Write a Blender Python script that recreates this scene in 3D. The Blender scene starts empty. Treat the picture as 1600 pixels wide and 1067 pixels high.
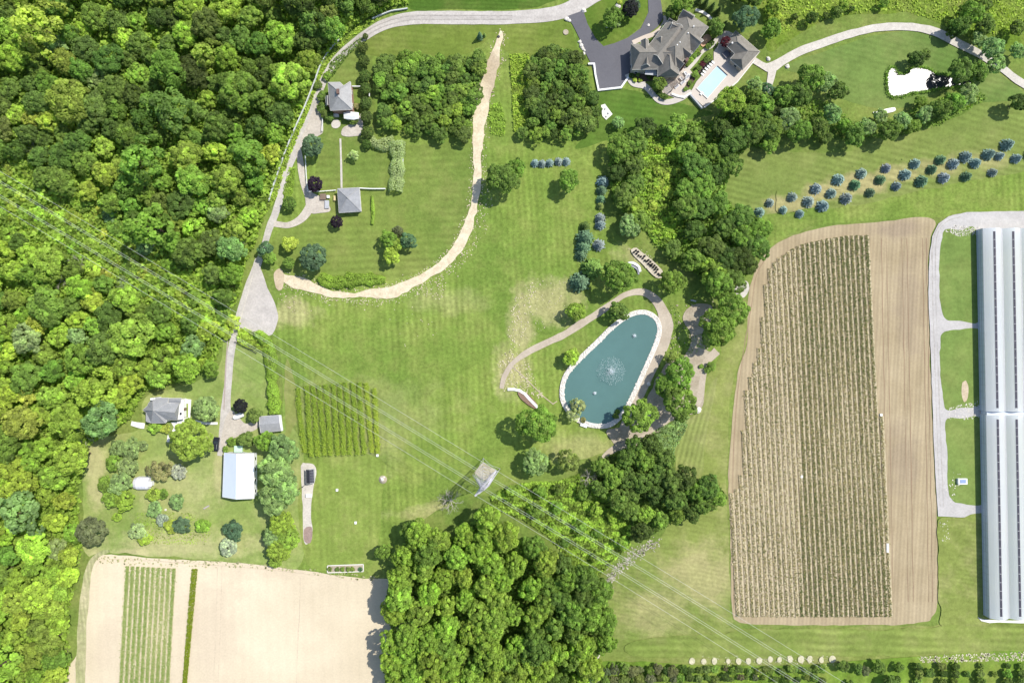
import bpy, math, random
import numpy as np
R = math.radians
rng = np.random.default_rng(7)
random.seed(7)
scn = bpy.context.scene
COL = scn.collection

# ------------------------------------------------------------------ camera, sky, sun, exposure
H = 237.1          # camera height in metres
S = 4.5            # photo pixels per metre on the ground
cam = bpy.data.cameras.new("camera"); camo = bpy.data.objects.new("camera", cam); COL.objects.link(camo)
cam.lens = 24; cam.sensor_width = 36; cam.clip_end = 6000; cam.clip_start = 1
camo.location = (0, 0, H); camo.rotation_euler = (0, 0, 0)
scn.camera = camo
SUN_EL, SUN_DIR = 55.0, math.atan2(403, 625)      # the sun stands to the upper right of the picture
w = bpy.data.worlds.new("World"); scn.world = w; w.use_nodes = True
nt = w.node_tree; bg = nt.nodes["Background"]; sky = nt.nodes.new("ShaderNodeTexSky")
sky.sky_type = 'NISHITA'; sky.sun_disc = False; sky.sun_elevation = R(SUN_EL)
sky.sun_rotation = R(90) - SUN_DIR; sky.air_density = 1.0; sky.dust_density = 1.0
nt.links.new(sky.outputs[0], bg.inputs[0]); bg.inputs[1].default_value = 0.148
sl = bpy.data.lights.new("sun", 'SUN'); sl.energy = 4.3; sl.angle = R(0.53); sl.color = (1.0, 0.955, 0.88)
so = bpy.data.objects.new("sun", sl); COL.objects.link(so)
so.rotation_euler = (0, R(90 - SUN_EL), SUN_DIR); so.location = (150, 97, 200)
scn.view_settings.view_transform = 'Standard'; scn.view_settings.look = 'None'
scn.view_settings.exposure = 0.26; scn.view_settings.gamma = 1
scn.cycles.max_bounces = 6; scn.cycles.diffuse_bounces = 3; scn.cycles.transparent_max_bounces = 8

# ------------------------------------------------------------------ helpers
def P(px, py, h=0.0):
    k = (H - h) / H
    return np.array([(px - 800) / S * k, (533.5 - py) / S * k, h])
def zf(f, ox, oy):
    return lambda x, y: (x / f + ox, y / f + oy)
z1 = zf(5.929, 970, 0); z2 = zf(8.892, 480, 110); z3 = zf(11.858, 210, 600); z4 = zf(5.928, 320, 610); z5 = zf(8.893, 470, 230)
ORG = {}
def props(o, label=None, cat=None, group=None, kind=None):
    if label: o['label'] = label
    if cat: o['category'] = cat
    if group: o['group'] = group
    if kind: o['kind'] = kind
    return o
def empty(name, loc, label, cat, group=None):
    o = bpy.data.objects.new(name, None); COL.objects.link(o); o.location = loc
    o.empty_display_size = 0.5; ORG[o.name] = np.array(loc, float)
    return props(o, label, cat, group)
def build_mesh(name, V, F, att=None):
    me = bpy.data.meshes.new(name); V = np.asarray(V, dtype=np.float32)
    if isinstance(F, np.ndarray):
        n, k = F.shape
        me.vertices.add(len(V)); me.vertices.foreach_set("co", V.ravel())
        me.loops.add(n * k); me.loops.foreach_set("vertex_index", F.ravel().astype(np.int32))
        me.polygons.add(n)
        me.polygons.foreach_set("loop_start", (np.arange(n) * k).astype(np.int32))
        me.polygons.foreach_set("loop_total", np.full(n, k, dtype=np.int32))
        me.update(calc_edges=True)
    else:
        me.from_pydata(V.tolist(), [], [list(map(int, f)) for f in F]); me.update()
    if att is not None:
        a = me.attributes.new("v", 'FLOAT', 'FACE'); a.data.foreach_set("value", np.asarray(att, dtype=np.float32))
    return me
def mk(name, VF, mat, parent=None, att=None, smooth=False, **kw):
    V, F = VF; V = np.asarray(V, float)
    if parent is not None: org = ORG[parent.name]
    else:
        org = np.array([(V[:, 0].min() + V[:, 0].max()) / 2, (V[:, 1].min() + V[:, 1].max()) / 2, V[:, 2].min()])
    me = build_mesh(name, V - org, F, att); me.materials.append(mat)
    if smooth: me.polygons.foreach_set("use_smooth", [True] * len(me.polygons))
    o = bpy.data.objects.new(name, me); COL.objects.link(o)
    if parent is not None: o.parent = parent
    else: o.location = org
    ORG[o.name] = org
    return props(o, **kw)
class MB:
    def __init__(s): s.V = []; s.F = []
    def add(s, V, F):
        n = len(s.V); s.V += [list(map(float, v)) for v in V]; s.F += [[i + n for i in f] for f in F]; return s
    def box(s, c, d, rz=0.0, taper=1.0):
        x, y, z = d[0] / 2, d[1] / 2, d[2]; cs, sn = math.cos(rz), math.sin(rz); V = []
        for zz, t in ((0, 1), (z, taper)):
            for a, b in ((-x, -y), (x, -y), (x, y), (-x, y)):
                V.append((c[0] + (a * cs - b * sn) * t, c[1] + (a * sn + b * cs) * t, c[2] + zz))
        return s.add(V, [(3, 2, 1, 0), (4, 5, 6, 7), (0, 1, 5, 4), (1, 2, 6, 5), (2, 3, 7, 6), (3, 0, 4, 7)])
    def bar(s, p, q, w, n=4, w2=None):
        p = np.array(p, float); q = np.array(q, float); d = q - p; L = np.linalg.norm(d); d /= max(L, 1e-6)
        u = np.cross(d, (0, 0, 1)) if abs(d[2]) < 0.95 else np.cross(d, (1, 0, 0)); u /= np.linalg.norm(u); v = np.cross(d, u)
        w2 = w if w2 is None else w2; V = []
        for c, r in ((p, w / 2), (q, w2 / 2)):
            for k in range(n):
                a = 2 * math.pi * (k + .5) / n; V.append(c + (u * math.cos(a) + v * math.sin(a)) * r * 1.2)
        F = [(k, (k + 1) % n, n + (k + 1) % n, n + k) for k in range(n)] + [tuple(range(n))[::-1], tuple(range(n, 2 * n))]
        return s.add(V, F)
    def lathe(s, c, prof, n=16):
        V = []; 
        for r, z in prof:
            for k in range(n):
                a = 2 * math.pi * k / n; V.append((c[0] + r * math.cos(a), c[1] + r * math.sin(a), c[2] + z))
        F = []
        for j in range(len(prof) - 1):
            for k in range(n): F.append((j * n + k, j * n + (k + 1) % n, (j + 1) * n + (k + 1) % n, (j + 1) * n + k))
        F.append(tuple(range(n))[::-1]); F.append(tuple(range((len(prof) - 1) * n, len(prof) * n)))
        return s.add(V, F)
    def prism(s, pts, z0, z1):
        n = len(pts); V = [(p[0], p[1], z0) for p in pts] + [(p[0], p[1], z1) for p in pts]
        return s.add(V, [tuple(range(n))[::-1], tuple(range(n, 2 * n))] + [(i, (i + 1) % n, n + (i + 1) % n, n + i) for i in range(n)])
    def rock(s, c, r, rs=None):
        V = []; 
        for j, (rr, z) in enumerate(((.8, 0), (1, .35), (.75, .75), (.3, .95))):
            for k in range(7):
                a = 2 * math.pi * k / 7 + j * .4; q = r * rr * random.uniform(.75, 1.2)
                V.append((c[0] + q * math.cos(a), c[1] + q * math.sin(a), c[2] + z * r * random.uniform(.8, 1.1)))
        F = [(j * 7 + k, j * 7 + (k + 1) % 7, (j + 1) * 7 + (k + 1) % 7, (j + 1) * 7 + k) for j in range(3) for k in range(7)] + [tuple(range(21, 28))]
        return s.add(V, F)
    def get(s): return s.V, s.F
def inpoly(X, Y, poly):
    poly = np.asarray(poly, float); ins = np.zeros(len(X), bool); j = len(poly) - 1
    for i in range(len(poly)):
        xi, yi = poly[i]; xj, yj = poly[j]
        c = ((yi > Y) != (yj > Y)) & (X < (xj - xi) * (Y - yi) / (yj - yi + 1e-12) + xi); ins ^= c; j = i
    return ins
def sample(poly, n):
    poly = np.asarray(poly, float); lo = poly.min(0); hi = poly.max(0); out = []; m = 0
    while m < n:
        X = rng.uniform(lo[0], hi[0], n * 2); Y = rng.uniform(lo[1], hi[1], n * 2); k = inpoly(X, Y, poly)
        out.append(np.c_[X[k], Y[k]]); m += k.sum()
    return np.concatenate(out)[:n]
def area(poly):
    p = np.asarray(poly, float); q = np.roll(p, -1, 0); return abs((p[:, 0] * q[:, 1] - q[:, 0] * p[:, 1]).sum()) / 2
def poisson(poly, dmin, tries=6000, ex=()):
    pts = []; C = sample(poly, tries)
    for c in C:
        if any(inpoly(np.array([c[0]]), np.array([c[1]]), e)[0] for e in ex): continue
        d = dmin * random.uniform(.85, 1.2)
        if all((c[0] - q[0]) ** 2 + (c[1] - q[1]) ** 2 > d * d for q in pts): pts.append(c)
    return pts
def catmull(pts, closed, step):
    pts = [np.array(p, float) for p in pts]; n = len(pts); out = []
    for i in range(n if closed else n - 1):
        if closed: a, b, c, d = pts[i - 1], pts[i], pts[(i + 1) % n], pts[(i + 2) % n]
        else: a, b, c, d = pts[max(i - 1, 0)], pts[i], pts[i + 1], pts[min(i + 2, n - 1)]
        m = max(1, int(np.linalg.norm((c - b)[:2]) / step))
        for k in range(m):
            t = k / m; out.append(.5 * ((2 * b) + (c - a) * t + (2 * a - 5 * b + 4 * c - d) * t * t + (3 * b - a - 3 * c + d) * t ** 3))
    if not closed: out.append(pts[-1])
    return np.array(out)
def linear(pts, step):
    out = []; n = len(pts)
    for i in range(n):
        a, b = np.array(pts[i], float), np.array(pts[(i + 1) % n], float); m = max(1, int(np.linalg.norm(b - a) / step))
        for k in range(m): out.append(a + (b - a) * k / m)
    return np.array(out)
def fnoise(n, closed=True):
    a = np.zeros(n)
    for o, amp in ((4, .5), (12, .35), (30, .4)):
        kk = max(3, n // o); v = rng.normal(size=kk); x = np.linspace(0, kk, n, endpoint=False); i = x.astype(int); f = x - i
        a += amp * (v[i % kk] * (1 - f) + v[(i + 1) % kk] * f)
    return a
ZL = [0.0]
def nextz(): ZL[0] += 0.004; return ZL[0]
def outline(pts, jitter=1.0, smooth=True, step=3.0):
    q = catmull(pts, True, step) if smooth else linear(pts, step)
    t = np.roll(q, -1, 0) - np.roll(q, 1, 0); t /= np.linalg.norm(t, axis=1)[:, None] + 1e-9
    return q + np.c_[t[:, 1], -t[:, 0]] * (fnoise(len(q)) * jitter)[:, None]
def sheet(name, pts, mat, jitter=1.0, smooth=True, step=3.0, z=None, flecks=None, fsize=1.2, fz=.012, **kw):
    q = outline(pts, jitter, smooth, step); z = nextz() if z is None else z
    V = [P(*p) + (0, 0, z) for p in q]; F = [list(range(len(V)))[::-1]]
    if flecks is not None: addflecks(V, F, flecks, fsize, z + .002)
    kw.setdefault('kind', 'structure')
    return mk(name, (V, F), mat, **kw)
def addflecks(V, F, pts, size, z):
    for p in pts:
        n = random.randint(4, 6); s = size * random.uniform(.35, 1.3); a0 = random.random() * 6; b = len(V)
        for k in range(n):
            r = s * random.uniform(.5, 1.1); a = a0 + 2 * math.pi * k / n
            V.append(P(p[0] + r * math.cos(a), p[1] + r * math.sin(a) * random.uniform(.6, 1.4)) + (0, 0, z))
        F.append(list(range(b, b + n))[::-1])
def ribbon(name, cl, mat, jitter=.8, step=3.0, z=None, flecks=0, fside=0, fspread=5, fsize=1.2, **kw):
    """cl = (px, py, width) centreline"""
    q = catmull([(a, b, c) for a, b, c in cl], False, step); t = np.gradient(q[:, :2], axis=0); t /= np.linalg.norm(t, axis=1)[:, None] + 1e-9
    nrm = np.c_[t[:, 1], -t[:, 0]]; n = len(q); z = nextz() if z is None else z
    A = q[:, :2] + nrm * (q[:, 2] / 2 + fnoise(n) * jitter)[:, None]; B = q[:, :2] - nrm * (q[:, 2] / 2 + fnoise(n) * jitter)[:, None]
    V = [P(*p) + (0, 0, z) for p in A] + [P(*p) + (0, 0, z) for p in B]; F = [(i, i + 1, n + i + 1, n + i) for i in range(n - 1)]
    if flecks:
        fp = []
        for _ in range(flecks):
            i = random.randrange(n); s = random.choice((-1, 1)) if fside == 0 else fside
            fp.append(q[i, :2] + nrm[i] * s * (q[i, 2] / 2 + abs(random.gauss(0, fspread))) + t[i] * random.uniform(-3, 3))
        addflecks(V, F, fp, fsize, z + .002)
    kw.setdefault('kind', 'structure')
    return mk(name, (V, F), mat, **kw)

# ------------------------------------------------------------------ materials
class NT:
    def __init__(s, name, rough=.9, spec=.2):
        s.m = bpy.data.materials.new(name); s.m.use_nodes = True; s.t = s.m.node_tree; s.b = s.t.nodes["Principled BSDF"]
        s.b.inputs["Roughness"].default_value = rough; s.b.inputs["Specular IOR Level"].default_value = spec
        s._pos = None
    def n(s, ty, **kw):
        x = s.t.nodes.new(ty)
        for k, v in kw.items(): setattr(x, k, v)
        return x
    def L(s, a, b): s.t.links.new(a, b)
    def pos(s):
        if s._pos is None: s._pos = s.n("ShaderNodeNewGeometry").outputs["Position"]
        return s._pos
    def noise(s, scale, detail=3, rough=.6, vec=None, dist=0):
        x = s.n("ShaderNodeTexNoise"); x.inputs["Scale"].default_value = scale; x.inputs["Detail"].default_value = detail
        x.inputs["Roughness"].default_value = rough; x.inputs["Distortion"].default_value = dist
        s.L(vec or s.pos(), x.inputs["Vector"]); return x.outputs[0]
    def math(s, op, a, b=None, c=None, clamp=False):
        x = s.n("ShaderNodeMath", operation=op); x.use_clamp = clamp
        for i, v in enumerate((a, b, c)):
            if v is None: continue
            if isinstance(v, (int, float)): x.inputs[i].default_value = v
            else: s.L(v, x.inputs[i])
        return x.outputs[0]
    def ramp(s, f, lo, hi, a=0., b=1.):
        x = s.n("ShaderNodeMapRange"); x.inputs[1].default_value = lo; x.inputs[2].default_value = hi
        x.inputs[3].default_value = a; x.inputs[4].default_value = b; s.L(f, x.inputs[0]); return x.outputs[0]
    def mix(s, f, a, b, mode='MIX'):
        x = s.n("ShaderNodeMix", data_type='RGBA', blend_type=mode)
        if isinstance(f, (int, float)): x.inputs[0].default_value = f
        else: s.L(f, x.inputs[0])
        for i, v in ((6, a), (7, b)):
            if isinstance(v, tuple): x.inputs[i].default_value = (*v[:3], 1)
            else: s.L(v, x.inputs[i])
        return x.outputs[2]
    def scalec(s, col, f):
        x = s.n("ShaderNodeVectorMath", operation='SCALE'); s.L(col, x.inputs[0]); s.L(f, x.inputs[3]); return x.outputs[0]
    def sep(s):
        x = s.n("ShaderNodeSeparateXYZ"); s.L(s.pos(), x.inputs[0]); return x.outputs
    def stripe(s, ang, period, wob=1.0, wsc=.05):
        o = s.sep(); a = s.math('MULTIPLY', o[0], math.cos(ang)); b = s.math('MULTIPLY', o[1], math.sin(ang))
        t = s.math('ADD', a, b); nz = s.noise(wsc, 2); t = s.math('ADD', t, s.math('MULTIPLY', nz, wob * 2))
        return s.math('SINE', s.math('MULTIPLY', t, 2 * math.pi / period))
    def color(s, c):
        s.L(c, s.b.inputs["Base Color"]); return s
    def bump(s, h, st=.3, d=.1):
        x = s.n("ShaderNodeBump"); x.inputs["Strength"].default_value = st; x.inputs["Distance"].default_value = d
        s.L(h, x.inputs["Height"]); s.L(x.outputs[0], s.b.inputs["Normal"])
def blobs(t, lst):
    """worn or lush places of the ground: (px, py, rx, ry, amount)"""
    o = t.sep(); acc = None; nz = t.ramp(t.noise(.12, 4, .65), .3, .7, -.45, .45)
    for px, py, rx, ry, am in lst:
        c = P(px, py); dx = t.math('MULTIPLY', t.math('SUBTRACT', o[0], float(c[0])), S / rx)
        dy = t.math('MULTIPLY', t.math('SUBTRACT', o[1], float(c[1])), S / ry)
        d = t.math('SQRT', t.math('ADD', t.math('MULTIPLY', dx, dx), t.math('MULTIPLY', dy, dy)))
        v = t.math('MULTIPLY', t.ramp(t.math('ADD', d, nz), 1.15, .45), am)
        acc = v if acc is None else t.math('MAXIMUM', acc, v)
    return acc
def grass(name, dark, light, dry, dryamt=.5, stripes=(), blob=None, blobcol=None, fine=.35):
    t = NT(name, 1, .05)
    warm = lambda q: (q[0] * .97, q[1] * 1.0, q[2] * 1.03)
    dark, light = warm(dark), warm(light)
    c = t.mix(t.ramp(t.noise(.018, 4, .55), .32, .68), dark, light)
    c = t.mix(t.math('MULTIPLY', t.ramp(t.noise(.07, 5, .7), .45, .75), dryamt), c, dry)
    f = t.ramp(t.noise(.9, 5, .75), .25, .75, 1 - fine, 1 + fine)
    f = t.math('MULTIPLY', f, t.ramp(t.noise(.2, 5, .75), .3, .7, .82, 1.18))
    for a, p, am in stripes:
        st = t.stripe(a, p); msk = t.ramp(t.noise(.03, 2), .35, .6)
        f = t.math('MULTIPLY', f, t.math('ADD', 1.0, t.math('MULTIPLY', t.math('MULTIPLY', st, am), msk)))
    if blob: c = t.mix(blobs(t, blob), c, blobcol or dry)
    t.color(t.scalec(c, f)); t.bump(t.noise(2.5, 4, .8), .5, .15)
    return t.m
def soil(name, a, b, stripes=(), fine=.2, rough=.95, bump=.3, blob=None, blobcol=None, mid=.08, fsc=1.5):
    t = NT(name, rough, .15)
    c = t.mix(t.ramp(t.noise(mid, 5, .65), .3, .7), a, b)
    f = t.ramp(t.noise(fsc, 4, .75), .25, .75, 1 - fine, 1 + fine)
    for an, p, am in stripes:
        f = t.math('MULTIPLY', f, t.math('ADD', 1.0, t.math('MULTIPLY', t.stripe(an, p, .4), am)))
    if blob: c = t.mix(blobs(t, blob), c, blobcol)
    t.color(t.scalec(c, f)); t.bump(t.noise(3, 4, .8), bump, .1)
    return t.m
def plain(name, c, rough=.7, var=.12, sc=1.0, metal=0.0, spec=.3):
    t = NT(name, rough, spec); t.b.inputs["Metallic"].default_value = metal
    base = t.mix(0.0, c, c); t.color(t.scalec(base, t.ramp(t.noise(sc, 4, .7), .25, .75, 1 - var, 1 + var)))
    return t.m
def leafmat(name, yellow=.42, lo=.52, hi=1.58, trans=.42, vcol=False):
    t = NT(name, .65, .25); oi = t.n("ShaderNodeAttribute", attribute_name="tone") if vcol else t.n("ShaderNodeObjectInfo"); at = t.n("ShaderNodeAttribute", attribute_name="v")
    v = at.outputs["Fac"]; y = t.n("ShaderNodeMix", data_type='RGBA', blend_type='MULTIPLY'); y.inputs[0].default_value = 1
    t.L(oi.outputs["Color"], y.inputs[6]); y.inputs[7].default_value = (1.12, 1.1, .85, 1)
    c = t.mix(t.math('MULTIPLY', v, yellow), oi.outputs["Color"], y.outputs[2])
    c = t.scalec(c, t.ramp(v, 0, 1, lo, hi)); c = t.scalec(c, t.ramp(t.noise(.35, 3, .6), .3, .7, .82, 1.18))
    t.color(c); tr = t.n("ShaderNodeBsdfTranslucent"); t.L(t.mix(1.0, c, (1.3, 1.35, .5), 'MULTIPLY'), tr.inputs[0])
    ms = t.n("ShaderNodeMixShader"); ms.inputs[0].default_value = trans; out = t.t.nodes["Material Output"]
    t.L(t.b.outputs[0], ms.inputs[1]); t.L(tr.outputs[0], ms.inputs[2]); t.L(ms.outputs[0], out.inputs[0])
    return t.m
def cropmat(name, c0, c1, c2, c3=None):
    t = NT(name, .85, .1); v = t.n("ShaderNodeAttribute", attribute_name="v").outputs["Fac"]
    r = t.n("ShaderNodeValToRGB"); t.L(v, r.inputs[0]); e = r.color_ramp.elements
    e[0].color = (*c0, 1); e[1].position = .97; e[1].color = (*(c3 or c2), 1)
    x = e.new(.45); x.color = (*c1, 1); x = e.new(.8); x.color = (*c2, 1)
    t.color(r.outputs[0]); return t.m
LEAF = leafmat("leaf"); NEEDLE = leafmat("needle", .1, .6, 1.45, .1)
BARK = plain("bark", (.12, .09, .065), .95, .35, 3); DEADWOOD = plain("dead_wood", (.42, .38, .34), .9, .25, 3)

# ------------------------------------------------------------------ the ground
AX = 0.0
GROUND = grass("meadow_grass", (.12, .18, .035), (.18, .235, .05), (.27, .26, .09), .6)
ground = mk("ground", ([(-1600, -1600, 0), (1600, -1600, 0), (1600, 1600, 0), (-1600, 1600, 0)], [(0, 1, 2, 3)]), GROUND, kind='structure')
worn = [(860, 470, 55, 40, .55), (815, 510, 22, 70, .6), (800, 575, 30, 45, .6), (460, 490, 40, 26, .5), (700, 470, 60, 22, .25), (640, 300, 20, 25, .3),
        (1000, 395, 40, 22, .5), (700, 800, 80, 16, .5), (590, 680, 40, 60, .25), (560, 640, 170, 50, .18), (1090, 900, 60, 70, .35), (905, 700, 60, 30, .35)]
LAWN = grass("lawn_grass", (.125, .195, .034), (.205, .27, .052), (.28, .285, .09), .5, [(R(3), 2.1, .11), (R(3), 7.3, .06)], worn, (.46, .40, .21), .36)
GARDEN = grass("garden_grass", (.125, .185, .036), (.185, .235, .05), (.26, .265, .085), .55, [(R(92), 2.6, .11)], None, None, .25)
YARD = grass("yard_grass", (.185, .255, .06), (.27, .32, .09), (.40, .39, .17), .7, (), [(150, 720, 18, 90, .6), (280, 850, 140, 25, .5), (190, 870, 60, 20, .7), (345, 740, 12, 50, .5), (270, 770, 60, 60, .3)], (.50, .44, .24), .22)
STRIPED = grass("striped_grass", (.155, .205, .048), (.20, .24, .06), (.28, .28, .105), .4, [(R(76), 2.2, .13)], [(1230, 318, 42, 16, .7), (1290, 300, 45, 18, .75), (1345, 285, 45, 18, .75), (1405, 272, 40, 16, .65), (1470, 262, 45, 18, .55), (1540, 250, 45, 18, .45)], (.40, .34, .17), .2)
UPLAWN = grass("upper_grass", (.12, .175, .03), (.175, .215, .04), (.25, .245, .085), .45, [(R(86), 1.9, .08)], None, None, .22)
SIDE = grass("side_grass", (.155, .205, .045), (.225, .255, .065), (.32, .30, .13), .75, [(R(80), 1.5, .06)], [(1100, 900, 60, 60, .5), (1030, 960, 60, 40, .3)], (.45, .38, .2), .25)
GHGRASS = grass("plot_grass", (.135, .205, .048), (.18, .24, .06), (.26, .27, .09), .35, (), None, None, .18)
ROUGHG = grass("rough_grass", (.08, .15, .018), (.17, .23, .03), (.28, .26, .09), .6, (), None, None, .55)

sheet("lawn", [(640, 0), (560, 60), (500, 150), (430, 320), (415, 400), (440, 440), (420, 520), (440, 560), (445, 680), (470, 700), (470, 885), (600, 905), (640, 830), (700, 790), (780, 760), (830, 740), (900, 720), (960, 700), (1060, 650), (1130, 560), (1100, 480), (960, 360), (945, 240), (1000, 190), (1060, 150), (930, 40), (900, 0)], LAWN, 1.5)
sheet("garden_lawn", [(535, 90), (520, 130), (500, 240), (478, 330), (436, 362), (422, 395), (440, 418), (490, 430), (560, 440), (610, 438), (660, 420), (700, 395), (730, 350), (742, 300), (745, 225), (600, 222), (585, 130), (575, 70)], GARDEN, 1)
sheet("upper_lawn", [(555, 75), (600, 42), (650, 34), (780, 38), (880, 30), (905, 80), (925, 110), (800, 85), (770, 60), (720, 86), (600, 90)], UPLAWN, 1)
sheet("estate_lawn", [(935, 142), (970, 138), (1020, 150), (1100, 172), (1110, 180), (1040, 195), (960, 215), (900, 232), (935, 190)], grass("estate_grass", (.075, .145, .022), (.11, .18, .03), (.2, .21, .06), .3, [(R(80), 2.0, .09)], None, None, .2), 1)
sheet("island_lawn", [(912, 14), (935, -20), (1012, -20), (1012, 18), (998, 44), (975, 62), (944, 73), (930, 60), (917, 40)], grass("island_grass", (.085, .15, .02), (.13, .19, .03), (.22, .22, .06), .4, [(R(60), 2.2, .06)], None, None, .2), .4)
sheet("striped_field", [(1135, 235), (1200, 235), (1260, 238), (1330, 236), (1380, 215), (1440, 200), (1500, 180), (1540, 160), (1640, 140), (1640, 330), (1500, 332), (1400, 340), (1290, 350), (1205, 372), (1135, 310)], STRIPED, 1)
sheet("field_margin", [(1180, 345), (1240, 330), (1340, 320), (1450, 295), (1640, 270), (1640, 336), (1500, 334), (1450, 340), (1300, 350), (1235, 366), (1195, 392)], LAWN, 2)
sheet("pond_lawn", [(1225, 105), (1290, 80), (1370, 56), (1430, 50), (1500, 75), (1560, 115), (1600, 150), (1540, 160), (1500, 130), (1400, 170), (1300, 150), (1260, 120)], grass("pond_grass", (.11, .18, .04), (.16, .22, .055), (.24, .25, .09), .4, [(R(75), 2.0, .07)], None, None, .15), 1)
sheet("meadow", [(1180, -20), (1640, -20), (1640, 90), (1560, 75), (1480, 42), (1420, 20), (1380, 22), (1300, 30), (1240, 60), (1200, 80), (1190, 30)], ROUGHG, 2)
sheet("roadside_verge", [(650, -25), (890, -25), (850, 8), (790, 15), (700, 14), (640, 14)], grass("verge_grass", (.06, .12, .018), (.10, .16, .025), (.16, .17, .05), .4, [(R(88), 1.4, .12)], None, None, .25), 1)
sheet("yard", [(135, 690), (175, 680), (215, 668), (225, 620), (290, 600), (340, 575), (350, 530), (380, 520), (420, 555), (430, 640), (470, 700), (468, 885), (330, 875), (170, 862), (135, 865), (128, 780)], YARD, 2)
sheet("side_field", [(1165, 470), (1172, 520), (1150, 580), (1140, 650), (1136, 760), (1142, 900), (1146, 968), (1180, 982), (1640, 978), (1640, 1040), (1280, 1042), (1100, 1038), (930, 1038), (945, 960), (960, 900), (1040, 830), (1060, 740), (1050, 690), (1095, 640), (1100, 600), (1125, 555), (1130, 500)], SIDE, 1.5)
sheet("mown_strip", [(1062, 665), (1095, 640), (1105, 610), (1120, 590), (1112, 640), (1100, 700), (1098, 740), (1060, 742), (1055, 700)], grass("mown_strip_grass", (.17, .22, .05), (.24, .26, .08), (.36, .33, .16), .6, [(R(-14), 1.7, .2)], None, None, .2), 1)
# paddock south of the vineyard with old planting lines
sheet("paddock", [(478, 718), (594, 716), (596, 780), (588, 860), (560, 880), (480, 878)], grass("paddock_grass", (.17, .235, .045), (.225, .28, .06), (.34, .33, .12), .6, [(R(2), 2.25, .10), (R(2), 4.5, .05)], None, None, .25), 1)
sheet("worn_ground", [(445, 690), (462, 660), (470, 640), (458, 590), (448, 560), (444, 600), (446, 660)], grass("worn_grass", (.2, .23, .06), (.27, .28, .09), (.38, .34, .17), .7, (), None, None, .2), 1)
# field soils
SAND = soil("sandy_soil", (.52, .44, .31), (.65, .56, .405), [(R(2), 3.1, .012)],   .10, mid=.03, blob=[(335, 990, 45, 90, .6), (170, 1000, 22, 60, .5), (430, 890, 90, 18, .5)], blobcol=(.54, .45, .33))
sheet("sandy_field", [(138, 905), (150, 872), (168, 866), (250, 872), (330, 876), (420, 884), (500, 895), (560, 903), (640, 915), (660, 1010), (640, 1110), (125, 1110), (130, 1000)], SAND, 1)
sheet("field_track", [(118, 1110), (120, 1000), (125, 930), (133, 890), (145, 868), (165, 858), (172, 862), (154, 872), (144, 890), (139, 930), (134, 1000), (131, 1110)], grass("track_grass", (.25, .27, .11), (.38, .36, .19), (.55, .48, .32), .8, [(R(5), 1.3, .15)], None, None, .25), 1)
TILL = soil("tilled_soil", (.315, .25, .15), (.40, .325, .205), [(R(-3), 1.35, .07), (R(-3), 4.1, .05)], .12, blob=[(1410, 720, 30, 60, .5), (1420, 480, 25, 80, .5), (1400, 360, 50, 18, .7)], blobcol=(.275, .215, .15))
sheet("tilled_field", [(1184, 415), (1200, 392), (1235, 370), (1290, 354), (1380, 346), (1457, 342), (1452, 380), (1450, 440), (1452, 540), (1458, 700), (1463, 800), (1464, 935), (1456, 962), (1434, 973), (1300, 976), (1180, 975), (1152, 970), (1144, 950), (1141, 850), (1138, 740), (1145, 645), (1153, 580), (1166, 535), (1168, 475), (1176, 435)], TILL, 1)
ribbon("field_rut", [(1200, 398, 1), (1182, 430, 1), (1174, 480, 1), (1160, 560, 1), (1150, 640, 1), (1145, 750, 1), (1146, 950, 1)], plain("rut_soil", (.27, .19, .12), .95), .3)

for cl in ([(340, 885, .9), (338, 960, .9), (333, 1090, .9)], [(347, 885, .9), (345, 960, .9), (340, 1090, .9)], [(470, 900, .8), (466, 990, .8), (462, 1090, .8)], [(150, 885, .8), (160, 876, .8), (200, 874, .8), (330, 882, .8), (440, 892, .8), (560, 908, .8)]): ribbon('field_track_line', cl, soil('packed_sand', (.47, .39, .285), (.56, .47, .35), (), .2) if 'packed_sand' not in bpy.data.materials else bpy.data.materials['packed_sand'], .5)
for x in (1377, 1385, 1409, 1417, 1441, 1447): ribbon('field_track_line', [(x, 372, .9), (x + 2, 480, .9), (x + 5, 640, .9), (x + 8, 800, .9), (x + 10, 940, .9)], bpy.data.materials['rut_soil'], .35)
GRAVEL = soil("gravel", (.40, .37, .335), (.52, .485, .445), (), .2, blob=[(700, 28, 300, 4, .35), (560, 62, 12, 24, .5)], blobcol=(.32, .295, .27), mid=.3)
PALEG = soil("pale_gravel", (.46, .425, .37), (.58, .54, .475), (), .2, mid=.3)
DRIVE = soil("drive_gravel", (.41, .365, .31), (.53, .48, .41), (), .2, mid=.3)
road = [(1000, -40, 30), (935, -12, 26), (905, 6, 24), (868, 21, 22), (800, 28, 21), (700, 28, 21), (645, 29, 20), (605, 37, 17), (570, 56, 15), (535, 84, 13), (514, 110, 12), (499, 140, 12), (490, 172, 12), (478, 200, 13), (462, 235, 12), (446, 275, 10), (433, 325, 11), (420, 360, 11), (409, 396, 9), (400, 420, 12), (385, 460, 13), (370, 510, 11), (361, 550, 11), (356, 600, 12), (353, 640, 15), (352, 668, 18), (347, 690, 12), (343, 712, 8)]
ribbon("gravel_road", road, GRAVEL, .5)
sheet("gravel_pulloff", [(399, 404), (408, 420), (420, 452), (432, 480), (434, 500), (424, 523), (405, 519), (378, 513), (374, 500), (386, 455)], soil("old_gravel", (.40, .37, .34), (.52, .48, .44), (), .18, mid=.25), .8)
ribbon("wheel_track", [(372, 514, 2.2), (384, 470, 2.4), (395, 430, 2.2)], PALEG, .4)
ribbon("wheel_rut", [(356, 530, 1.6), (352, 590, 2), (350, 640, 2)], plain("rut_gravel", (.36, .30, .27), .95), .3)
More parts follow.
